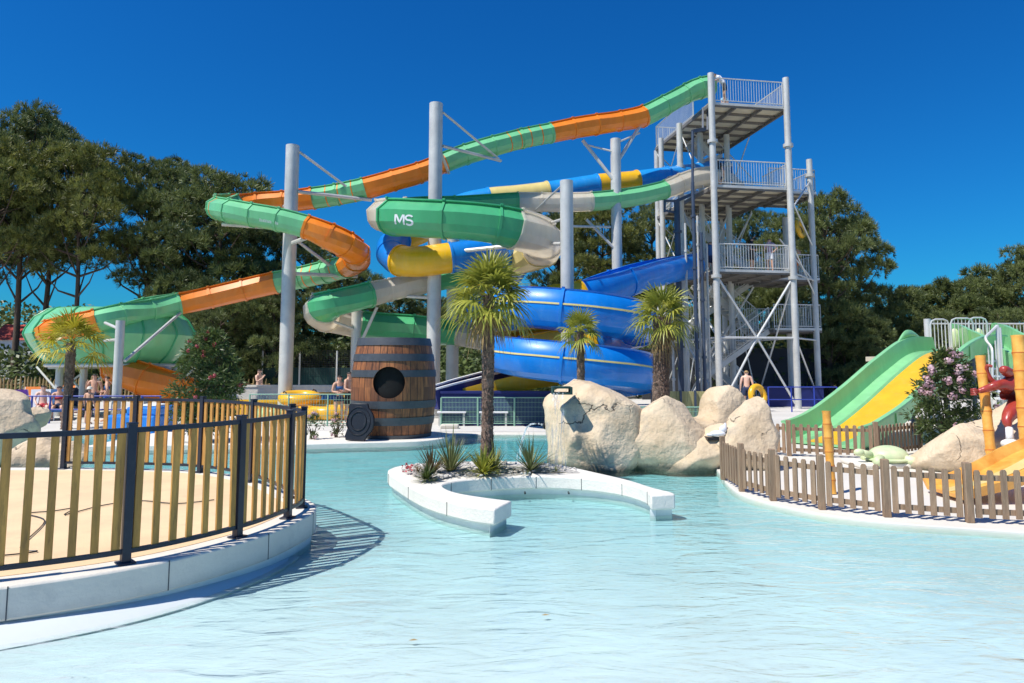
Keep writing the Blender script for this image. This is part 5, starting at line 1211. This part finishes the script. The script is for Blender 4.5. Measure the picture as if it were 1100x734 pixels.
m = MB(); m.box(x0, x1, 37.5, 37.53, .1, P(300, 399, 37.5).z + .2); m.build('screen', M['greenscreen'], root)
zt = P(300, 377, 37.5).z
for k in range(4): m = MB(); x = lerp(x0, x1, k / 3); m.tube([(x, 37.44, .1), (x, 37.44, zt)], .05, 8); m.build('post', M['galv'], root)
m = MB()
for k in range(46): x = lerp(x0, x1, k / 45); m.tube([(x, 37.46, .5), (x, 37.46, zt)], .006, 4)
for k in range(12): z = lerp(1.5, zt, k / 11); m.tube([(x0, 37.46, z), (x1, 37.46, z)], .008, 4)
m.build('wire_mesh', M['charcoal'], root)
def wire_fence(label, a, b, h, posts, mtl='meshgreen', nw=26):
    a = V(a); b = V(b); root = empty('mesh_fence', a, label, 'fence'); up = V((0, 0, 1))
    for k in range(posts):
        q = a.lerp(b, k / (posts - 1)); m = MB(); m.tube([q, q + up * h], .028, 8); m.build('post', M[mtl], root)
    m = MB(); m.tube([a + up * h, b + up * h], .018, 6); m.tube([a + up * .08, b + up * .08], .012, 6)
    for k in range(nw * (posts - 1)): q = a.lerp(b, k / (nw * (posts - 1))); m.tube([q + up * .08, q + up * h], .005, 3)
    for k in range(1, 6): m.tube([a + up * h * k / 6, b + up * h * k / 6], .006, 3)
    m.build('wire_mesh', M[mtl], root)
fz = .1
def onp(px, Y): return V((P(px, 440, Y).x, Y, fz))
wire_fence('pale green mesh fence in front of the navy wall', onp(474, 22), onp(592, 22), .88, 4)
wire_fence('pale green mesh fence behind the middle boulders', onp(655, 19.4), onp(772, 19.4), .74, 4)
wire_fence('pale mesh fence in front of the inflatable rings', onp(268, 22.0), onp(394, 22.0), .98, 4, nw=14)
def simple_wall(name, label, px0, px1, Y, z0, z1, mtl, thick=.25, cat='wall', capm=None):
    x0, x1 = P(px0, 400, Y).x, P(px1, 400, Y).x; root = empty(name, ((x0 + x1) / 2, Y, z0), label, cat)
    m = MB(); m.box(x0, x1, Y, Y + thick, z0, z1); m.build('panel', M[mtl], root, smooth=0)
    m = MB(); m.box(x0 - .03, x1 + .03, Y - .03, Y + thick + .03, z1 + .002, z1 + .08); m.build('capping', M[capm or mtl], root, smooth=0)
    return root
simple_wall('pool_wall', 'navy blue wall beneath the blue spiral', 474, 650, 22.15, .1, P(560, 423, 22.15).z, 'navywall')
simple_wall('screen_wall', 'charcoal screen wall behind the foot of the tower', 690, 892, 38.6, .1, P(800, 376, 38.6).z, 'charcoal')
simple_wall('navy_barrier', 'dark navy barrier at the foot of the right tower leg', 818, 884, 32, .1, .95, 'navywall', cat='barrier')
x0, x1 = P(700, 430, 21.5).x, P(762, 430, 21.5).x
root = empty('board_fence', (x0, 21.5, .1), 'pale vertical board fence behind the thick palm', 'fence')
zt = P(730, 420.5, 21.5).z
for k in range(5): m = MB(); a = lerp(x0, x1, k / 4); m.box(a - .03, a + .03, 21.42, 21.5, .1, zt + .03); m.build('post', M['galvdark'], root)
m = MB()
for k in range(16): a = lerp(x0, x1, k / 16); m.box(a + .004, a + (x1 - x0) / 16 - .004, 21.51, 21.54, .12, zt)
m.build('board_panel', M['woodpanel'], root, smooth=0)
def rail_fence(label, a, b, hs, posts, mtl):
    a = V(a); b = V(b); root = empty('rail_fence', a, label, 'railing'); up = V((0, 0, 1))
    for k in range(posts): q = a.lerp(b, k / (posts - 1)); m = MB(); m.tube([q, q + up * hs[-1]], .03, 8); m.build('post', M[mtl], root)
    for h in hs: m = MB(); m.tube([a + up * h, b + up * h], .022, 6); m.build('rail', M[mtl], root)
rail_fence('blue rail fence in front of the sunbathers', onp(14, 23.0), onp(172, 23.0), (.45, .88), 9, 'bluerail')
rail_fence('blue rail fence right of the man with the yellow ring', onp(826, 28.5), onp(900, 28.5), (.5, 1.0), 4, 'bluerail')
# white and yellow run-out lanes at the left
simple_wall('lane_wall', 'long cream wall of the slide run-out behind the inflatable rings', 236, 400, 28.6, .1, P(300, 416, 28.6).z, 'cope', capm='cope')
simple_wall('yellow_lane_edge', 'low yellow edging in front of the cream run-out wall', 244, 404, 26.4, .1, P(300, 432, 26.4).z, 's_yellow', cat='edging')
simple_wall('blue_lane_wall', 'bright blue run-out wall just behind the standing couple', 333, 398, 26.9, .1, P(360, 424, 26.9).z, 'bluepl', cat='wall', capm='s_yellow')
for px, lb in ((270, 'white moulded panel left of the leftmost mast foot'), (322, 'white moulded panel right of the leftmost mast foot')):
    a = P(px, 425, 28.1); m = MB(); m.box(a.x - .9, a.x + .55, 28.1, 28.45, .1, .62); m.box(a.x - .9, a.x - .6, 28.1, 28.4, .622, .8); tag(m.build('lane_panel', M['white'], bevel=.06), lb, 'panel', 'white run-out panels')
# blue tub under the bowl
a = P(146, 448, 19.6); root = empty('blue_tub', (a.x, 19.6, .1), 'big bright blue plastic tub behind the slat fence', 'tub'); x0, x1 = P(118, 440, 19.6).x, P(174, 440, 19.6).x
m = MB(); m.prism([(x0, 19.3), (x1, 19.2), (x1 + .1, 20.4), (x0 + .1, 20.5)], .1, .62); m.prism([(x0 + .6, 19.33), (x1 + .02, 19.25), (x1 + .08, 20.3), (x0 + .7, 20.4)], .621, .85); m.build('tub_body', M['bluepl'], root, bevel=.05, smooth=0)
m = MB(); m.prism([(x0 + .7, 19.42), (x1 - .05, 19.36), (x1 - .02, 20.2), (x0 + .8, 20.3)], .852, .90); m.build('lid', M['white'], root, bevel=.02, smooth=0)
# hut behind the left trees
a = P(15, 360, 44); root = empty('hut', (a.x, 44, .06), 'small white hut with a red roof glimpsed between the left trunks', 'hut')
m = MB(); m.box(a.x - 1.3, a.x + 1.3, 44, 46.4, .06, 3.6); m.build('wall', M['white'], root, smooth=0)
m = MB(); m.add([(a.x - 1.5, 43.8, 3.55), (a.x + 1.5, 43.8, 3.55), (a.x + 1.5, 46.6, 3.55), (a.x - 1.5, 46.6, 3.55), (a.x - 1.5, 45.2, 4.6), (a.x + 1.5, 45.2, 4.6)], [(0, 1, 5, 4), (2, 3, 4, 5), (0, 4, 3), (1, 2, 5), (0, 3, 2, 1)]); m.build('roof', M['roof'], root, smooth=0)
m = MB(); m.box(a.x - .2, a.x + .6, 43.94, 43.995, 1.5, 2.6); m.build('window', M['charcoal'], root, smooth=0)
# concrete foot of the mesh fence and white benches
for px, Y, lb in ((484, 21.6, 'long white bench left of the palm trunk behind the mesh fence'), (530, 21.6, 'white bench right behind the palm trunk')):
    a = P(px, 440, Y); root = empty('bench', (a.x, Y + .5, .1), lb, 'bench', 'benches behind the mesh fence')
    m = MB(); m.box(a.x - .45, a.x + .45, Y + .35, Y + .75, .5, .55); m.build('seat', M['white'], root, bevel=.01)
    for s_ in (-.38, .38): m = MB(); m.box(a.x + s_ - .03, a.x + s_ + .03, Y + .4, Y + .7, .1, .498); m.build('leg', M['galv'], root)
a = P(483, 451, 21.2); m = MB(); m.box(a.x - .27, a.x + .27, 21.1, 21.4, .1, .22); tag(m.build('fence_weight', M['conc'], bevel=.03), 'grey concrete block at the end of the mesh fence by the barrel', 'weight')

# --- inflatable rings and loungers
def inflatable(px, py, Y, R_, r, mtl, label, tilt=(0, 0), z=None):
    c = P(px, py, Y); root = empty('inflatable_ring', (c.x, c.y, z if z is not None else c.z - r), label, 'ring', 'inflatable rings'); m = MB()
    e1 = V((math.cos(tilt[0]), math.sin(tilt[0]), 0)); e2 = V((-math.sin(tilt[0]) * math.cos(tilt[1]), math.cos(tilt[0]) * math.cos(tilt[1]), math.sin(tilt[1]))); c = root.location + V((0, 0, r + (R_ * abs(math.sin(tilt[1])) if z is not None else 0)))
    m.tube([c + e1 * R_ * math.cos(a) + e2 * R_ * math.sin(a) for a in [2 * math.pi * i / 32 for i in range(32)]], r, 14, closed=True); m.build('tube', M[mtl], root, smooth=180)
    nn = e1.cross(e2).normalized()
    for k in range(2):
        a = k * math.pi + .4; b = c + (e1 * math.cos(a) + e2 * math.sin(a)) * R_; t = (e2 * math.cos(a) - e1 * math.sin(a)); s_ = nn if nn.z >= 0 else -nn
        m = MB(); m.tube([b - t * .16 + s_ * r * .9, b - t * .1 + s_ * (r + .05), b + t * .1 + s_ * (r + .05), b + t * .16 + s_ * r * .9], .02, 6); m.build('handle', M['black'], root)
    return root
inflatable(300, 432, 24.6, .55, .22, 'inflatg', 'pale green ring leftmost in the heap of inflatables', z=.1)
inflatable(320, 436, 24.9, .58, .22, 'inflat', 'yellow ring lying next to the pale green one', z=.1)
inflatable(322, 427, 25.1, .55, .2, 'inflat', 'yellow ring stacked on top of the heap', z=.56, tilt=(.3, .12))
inflatable(333, 440, 24.4, .42, .2, 'inflat', 'yellow ring in front at the heap\'s right end', z=.1)
inflatable(356, 441, 24.8, .62, .24, 'inflat', 'yellow ring flat on the ground at the couple\'s feet', z=.1)
inflatable(386, 436, 24.6, .40, .2, 'inflat', 'yellow ring standing upright beside the barrel hatch', z=.1, tilt=(.2, 1.3))
inflatable(560, 442, 24.4, .5, .16, 'inflat', 'yellow ring lying behind the mesh fence by the navy wall', z=.1)
def lounger(px, Y, rz, mtl, label):
    x = P(px, 430, Y).x; root = empty('sun_lounger', (x, Y, .1), label, 'sun lounger', 'sun loungers at the left'); root.rotation_euler = (0, 0, rz)
    def part(nm, m, mt): o = link_mesh(nm, m.mesh(nm, V((0, 0, 0)), 0), M[mt], root)
    m = MB(); m.box(-.32, .32, -.6, .6, .30, .36); part('seat', m, mtl); m = MB(); m.bar((0, .6, .34), (0, 1.05, 1.0), .62, .05, V((1, 0, 0))); m = MB(); m.obox((0, .8, .68), V((.32, 0, 0)), V((0, .2, .34)), V((0, -.02, .012))); part('backrest', m, mtl)
    for sx in (-.33, .33): m = MB(); m.bar((sx, -.65, .29), (sx, .65, .29), .04, .04); m.bar((sx, .62, .29), (sx, 1.02, 1.02), .04, .04); part('frame', m, 'white')
    for sx in (-.33, .33):
        for sy in (-.55, .5): m = MB(); m.bar((sx, sy, 0), (sx, sy, .29), .04, .04); part('leg', m, 'white')
lounger(34, 27.2, .5, 'orange', 'orange lounger behind the purple one, nearest the left boulders'); lounger(52, 28.6, -.2, 'orange', 'orange lounger behind the sunbather in red shorts'); lounger(82, 28.4, .2, 'orange', 'orange lounger just right of the yellowish palm')
lounger(28, 24.0, .9, 'purple', 'purple lounger in front of the orange ones'); lounger(46, 24.3, .6, 'shirtw', 'white lounger with a sunbather in red shorts on it'); lounger(63, 24.5, .5, 'shortsbl', 'blue lounger beside the palm trunk'); lounger(90, 26.2, .6, 'shortsn', 'navy lounger behind the boy in the pale hat')
lounger(238, 26.6, .9, 'orange', 'single orange lounger right of the tall oleander')

# ================================================================== PEOPLE
BASE = {'pelvis': ((0, 0, .95), (.155, .105)), 'waist': ((0, .0, 1.09), (.135, .095)), 'chest': ((0, .01, 1.29), (.165, .115)), 'neckb': ((0, .02, 1.44), (.075, .06)), 'neck': ((0, .0, 1.50), .055), 'head': ((0, -.01, 1.585), (.078, .095)), 'crown': ((0, .0, 1.665), (.068, .08))}
for s_, k in ((1, 'L'), (-1, 'R')):
    BASE.update({'hip' + k: ((.095 * s_, 0, .88), .088), 'thigh' + k: ((.1 * s_, 0, .70), .078), 'knee' + k: ((.105 * s_, -.01, .49), .055), 'calf' + k: ((.108 * s_, .015, .36), .056), 'ank' + k: ((.11 * s_, .02, .085), .036), 'toe' + k: ((.12 * s_, -.15, .03), (.04, .026)),
                 'sh' + k: ((.175 * s_, .01, 1.40), .066), 'el' + k: ((.235 * s_, .03, 1.13), .043), 'wr' + k: ((.25 * s_, -.05, .90), .03), 'hd' + k: ((.25 * s_, -.075, .84), (.038, .02))})
EDG = [('pelvis', 'waist'), ('waist', 'chest'), ('chest', 'neckb'), ('neckb', 'neck'), ('neck', 'head'), ('head', 'crown')]
for k in 'LR': EDG += [('pelvis', 'hip' + k), ('hip' + k, 'thigh' + k), ('thigh' + k, 'knee' + k), ('knee' + k, 'calf' + k), ('calf' + k, 'ank' + k), ('ank' + k, 'toe' + k), ('neckb', 'sh' + k), ('sh' + k, 'el' + k), ('el' + k, 'wr' + k), ('wr' + k, 'hd' + k)]
def person(label, loc, rz, pose=None, hgt=1.72, wear=(('trunks', 'swim_shorts', 'shortsn'),), skin='skin', hair='hair', long_hair=False, hat=None):
    J = dict(BASE); 
    for k, p in (pose or {}).items(): J[k] = (p, J[k][1])
    s = hgt / 1.75; root = empty('person', loc, label, 'person'); root.rotation_euler = (0, 0, rz); root.scale = (s, s, s)
    me = skinned({k: (V(p), r) for k, (p, r) in J.items()}, EDG, 'pelvis', 1)
    bm = bmesh.new(); bm.from_mesh(me); bpy.data.meshes.remove(me)
    segs = [(a, b, V(J[a][0]), V(J[b][0])) for a, b in EDG]
    def near(p):
        best = None
        for a, b, pa, pb in segs:
            d = pb - pa; t = max(0, min(1, (p - pa).dot(d) / max(1e-9, d.length_squared))); q = (p - pa - d * t).length / (J[a][1][0] if isinstance(J[a][1], tuple) else J[a][1])
            if best is None or q < best[0]: best = (q, a, b, t)
        return best[1:]
    lab = {f.index: near(f.calc_center_median()) for f in bm.faces}; bm.normal_update(); bm.verts.ensure_lookup_table()
    def shell(test, nm, mtl, grow):
        m = MB(); mp_ = {}
        for f in bm.faces:
            if test(*lab[f.index], f.calc_center_median()):
                ids = []
                for v in f.verts:
                    if v.index not in mp_: mp_[v.index] = len(m.v); m.v.append(v.co + v.normal * grow)
                    ids.append(mp_[v.index])
                m.f.append(tuple(ids))
        if m.f:
            o = link_mesh(nm, m.mesh(nm, V((0, 0, 0)), 180), M[mtl], root); md = o.modifiers.new('thick', 'SOLIDIFY'); md.thickness = .008; md.offset = 1
    hc = V(J['head'][0]); hdir = (V(J['crown'][0]) - V(J['neck'][0])).normalized()
    T_ = {'trunks': lambda a, b, t, c: (a == 'pelvis' and b.startswith('hip')) or (a.startswith('hip')) or (a.startswith('thigh') and t < .35) or (a == 'pelvis' and b == 'waist' and t < .5),
          'briefs': lambda a, b, t, c: (a == 'pelvis' and b.startswith('hip')) or (a.startswith('hip') and t < .3) or (a == 'pelvis' and b == 'waist' and t < .25),
          'top': lambda a, b, t, c: (a == 'waist' and b == 'chest' and t > .62) or (a == 'chest' and t < .22),
          'shirt': lambda a, b, t, c: (a == 'pelvis' and b == 'waist') or a == 'waist' or (a == 'chest') or (a == 'neckb' and b.startswith('sh')) or (a.startswith('sh') and t < .6) or (a == 'pelvis' and b.startswith('hip') and t < .3)}
    for w_, nm, mtl in wear: shell(T_[w_], nm, mtl, .012)
    fwd = V((0, -1, 0)); fwd = (fwd - hdir * fwd.dot(hdir)).normalized()
    shell(lambda a, b, t, c: (a == 'head' or (a == 'neck' and t > (.1 if long_hair else .55))) and ((c - hc).dot(hdir) > .035 or (c - hc).dot(fwd) < (.0 if long_hair else -.01)), 'hair', hair, .012)
    if hat:
        m = MB(); 
        def hp(r, z, n=20): return [hc + hdir * z + (fwd * math.cos(a) + fwd.cross(hdir) * math.sin(a)) * r for a in [2 * math.pi * i / n for i in range(n)]]
        rs = [hp(.19, .05), hp(.115, .06), hp(.11, .13), hp(.06, .17)]; 
        for r_ in rs: m.v += r_
        for i in range(3):
            for j in range(20): m.f.append((i * 20 + j, i * 20 + (j + 1) % 20, (i + 1) * 20 + (j + 1) % 20, (i + 1) * 20 + j))
        m.f.append(tuple(60 + j for j in range(20))); link_mesh('hat', m.mesh('hat', V((0, 0, 0)), 60), M[hat], root)
    # hands, nose and ears join the body mesh
    m = MB()
    for k, sg in (('L', 1), ('R', -1)):
        w0 = V(J['wr' + k][0]); h0 = V(J['hd' + k][0]); d = (h0 - w0).normalized(); sdv = d.cross(V((sg, 0, 0))); sdv = sdv.normalized() if sdv.length > .2 else V((0, 1, 0)); pn_ = d.cross(sdv).normalized()
        for i, (o_, l) in enumerate(((-.028, .062), (-.010, .075), (.009, .07), (.026, .055))):
            b0 = h0 + sdv * o_; m.tube([b0 - d * .01, b0 + d * l * .5, b0 + d * l + pn_ * -sg * .018], [.0095, .009, .006], 6)
        m.tube([w0.lerp(h0, .35) - sdv * .02, h0 - sdv * .045 - d * .01, h0 - sdv * .05 + d * .022], [.011, .01, .007], 6)
    fc = hc + fwd * .095; m.tube([fc + hdir * .015, fc - hdir * .022 + fwd * .018, fc - hdir * .03], [.006, .014, .008], 6)
    for s_ in (-1, 1): m.ell(hc + fwd.cross(hdir) * .082 * s_, .012, .02, .03, 8, 6)
    me = bpy.data.meshes.new('body'); b2 = bmesh.new(); tmp = m.mesh('t', V((0, 0, 0)), 180); bm.to_mesh(me); b2.from_mesh(me); b2.from_mesh(tmp); b2.to_mesh(me); b2.free(); bm.free(); bpy.data.meshes.remove(tmp); me.shade_smooth()
    link_mesh('body', me, M[skin], root)
    m = MB()
    for s_ in (-1, 1): m.ell(hc + fwd * .088 + fwd.cross(hdir) * .032 * s_ + hdir * .012, .012, .008, .008, 8, 6)
    link_mesh('eyes', m.mesh('eyes', V((0, 0, 0)), 180), M['hair'], root); return root
def ground(px, Y): return (P(px, 440, Y).x, Y, .1)
R90 = math.pi / 2
bent = {'waist': (0, -.04, 1.08), 'chest': (0, -.17, 1.23), 'neckb': (0, -.27, 1.33), 'neck': (0, -.32, 1.37), 'head': (0, -.40, 1.41), 'crown': (0, -.46, 1.46), 'shL': (.175, -.25, 1.29), 'shR': (-.175, -.25, 1.29), 'elL': (.23, -.33, 1.12), 'elR': (-.23, -.33, 1.12), 'wrL': (.10, -.42, 1.16), 'wrR': (-.10, -.42, 1.17), 'hdL': (.03, -.45, 1.165), 'hdR': (-.03, -.46, 1.175)}
cross = {'elL': (.25, -.02, 1.13), 'wrL': (.10, -.20, 1.14), 'hdL': (.02, -.21, 1.16), 'elR': (-.25, -.02, 1.13), 'wrR': (-.1, -.22, 1.10), 'hdR': (-.02, -.23, 1.09)}
phone = {'elR': (-.23, -.08, 1.16), 'wrR': (-.14, -.28, 1.33), 'hdR': (-.11, -.31, 1.40), 'elL': (.25, .05, 1.13)}
hip = {'elL': (.33, .07, 1.18), 'wrL': (.2, -.03, 1.02), 'hdL': (.16, -.07, 1.0), 'elR': (-.25, -.05, 1.13), 'wrR': (-.22, -.24, 1.08), 'hdR': (-.2, -.29, 1.09)}
sit = {'pelvis': (0, 0, .42), 'waist': (0, .05, .56), 'chest': (0, .1, .76), 'neckb': (0, .12, .91), 'neck': (0, .1, .97), 'head': (0, .08, 1.05), 'crown': (0, .09, 1.13)}
for s_, k in ((1, 'L'), (-1, 'R')): sit.update({'hip' + k: (.095 * s_, -.05, .40), 'thigh' + k: (.11 * s_, -.22, .42), 'knee' + k: (.13 * s_, -.42, .44), 'calf' + k: (.13 * s_, -.45, .30), 'ank' + k: (.13 * s_, -.46, .08), 'toe' + k: (.14 * s_, -.62, .03), 'sh' + k: (.175 * s_, .11, .87), 'el' + k: (.24 * s_, .0, .64), 'wr' + k: (.18 * s_, -.22, .52), 'hd' + k: (.17 * s_, -.28, .5)})
q = T(.80, .32, Z1); person('person in a white t-shirt and dark shorts bent over the top deck railing', q, -1.75, bent, 1.75, (('shirt', 'shirt', 'shirtw'), ('trunks', 'shorts', 'shortsb')), hair='hair')
q = T(1.75, 2.2, Z1); person('child in pale blue swimwear at the back of the top deck', q, .3, cross, 1.35, (('shirt', 'shirt', 'shirtb'), ('trunks', 'shorts', 'shirtw')))
q = T(.9, 2.4, Z3); person('person in a blue top waiting at the left of the lowest deck', q, .4, None, 1.7, (('shirt', 'shirt', 'shortsbl'), ('trunks', 'shorts', 'shortsn')))
q = T(2.35, 1.2, Z3); person('dark haired person in dark clothes waiting on the lowest deck', q, .9, cross, 1.7, (('shirt', 'shirt', 'shirtd'), ('trunks', 'shorts', 'shortsb')))
q = T(3.0, .8, Z3); person('person in a pale pink top at the right of the lowest deck', q, -.6, hip, 1.62, (('shirt', 'shirt', 'pink'), ('trunks', 'shorts', 'shirtw')))
q = T(.95, 1.5, Z2); person('person in dark clothes on the middle deck behind the railing', q, 2.6, None, 1.7, (('shirt', 'shirt', 'shirtd'), ('trunks', 'shorts', 'shortsn')))
q = T(RU - .72, LV + .4, LZ[1]); person('person in orange shorts carrying a yellow ring up the tower stairs', q, 2.2, phone, 1.72, (('trunks', 'swim_shorts', 'orange'),))
b = P(859, 246, q.y - .35); inflatable(859, 246, q.y - .35, .36, .12, 'inflat', 'yellow ring carried upright on the tower stairs landing', tilt=(.9, 1.35))
g = ground(803, 29.0); person('bare backed man in navy shorts standing beside a yellow ring near the tower', g, 2.9, None, 1.74, (('trunks', 'swim_shorts', 'shortsn'),), skin='skin2', hair='hairb')
inflatable(814, 425, 28.8, .36, .13, 'inflat', 'yellow ring standing upright beside the bare backed man', tilt=(.5, 1.4))
g = ground(364, 22.7); person('woman in a blue and red bikini standing left of the barrel', g, .5, cross, 1.62, (('briefs', 'bikini_bottom', 'shortsn'), ('top', 'bikini_top', 'shortsbl')), hair='hair', long_hair=True)
g = ground(374.5, 22.9); person('bare chested man in dark shorts standing beside the bikini woman', g, 1.1, hip, 1.74, (('trunks', 'swim_shorts', 'shortsb'),))
g = ground(277, 29.8); person('bare chested man holding a phone behind the cream wall', g, 1.3, phone, 1.78, (('trunks', 'swim_shorts', 'shortsb'),), skin='skin2')
g = ground(100, 23.9); person('bare chested man in navy shorts below the green bowl', g, .1, phone, 1.66, (('trunks', 'swim_shorts', 'shortsn'),))
g = ground(113.5, 23.7); person('woman in a blue bikini walking beneath the green bowl', g, -1.2, hip, 1.58, (('briefs', 'bikini_bottom', 'shortsbl'), ('top', 'bikini_top', 'shortsbl')), long_hair=True)
g = ground(95, 22.7); person('child in a pale sun hat in front of the man below the bowl', g, 3.0, None, 1.2, (('trunks', 'swim_shorts', 'shortsb'),), hat='cope')
x = P(46, 430, 24.3).x; person('sunbather in red shorts sitting on the white lounger', (x, 24.3, .15), .6, sit, 1.75, (('trunks', 'swim_shorts', 'shortsr'),), skin='skin2')
x = P(63, 430, 24.5).x; person('sunbather in a red bikini top sitting on the blue lounger', (x, 24.5, .15), .5, sit, 1.7, (('trunks', 'swim_shorts', 'shortsn'), ('top', 'bikini_top', 'shortsr')), long_hair=True)
# fallen leaves floating
for px, py, lb in ((444, 688, 'brown fallen leaf floating in the foreground water'), (586, 661, 'small reddish leaf floating right of the brown one')):
    q = G(px, py, WZ + .004); m = MB(); m.add([q + V((-.035, 0, 0)), q + V((-.01, -.016, .004)), q + V((.035, .004, .001)), q + V((.0, .018, .005))], [(0, 1, 2, 3)]); tag(m.build('fallen_leaf', M['deadleaf']), lb, 'leaf')
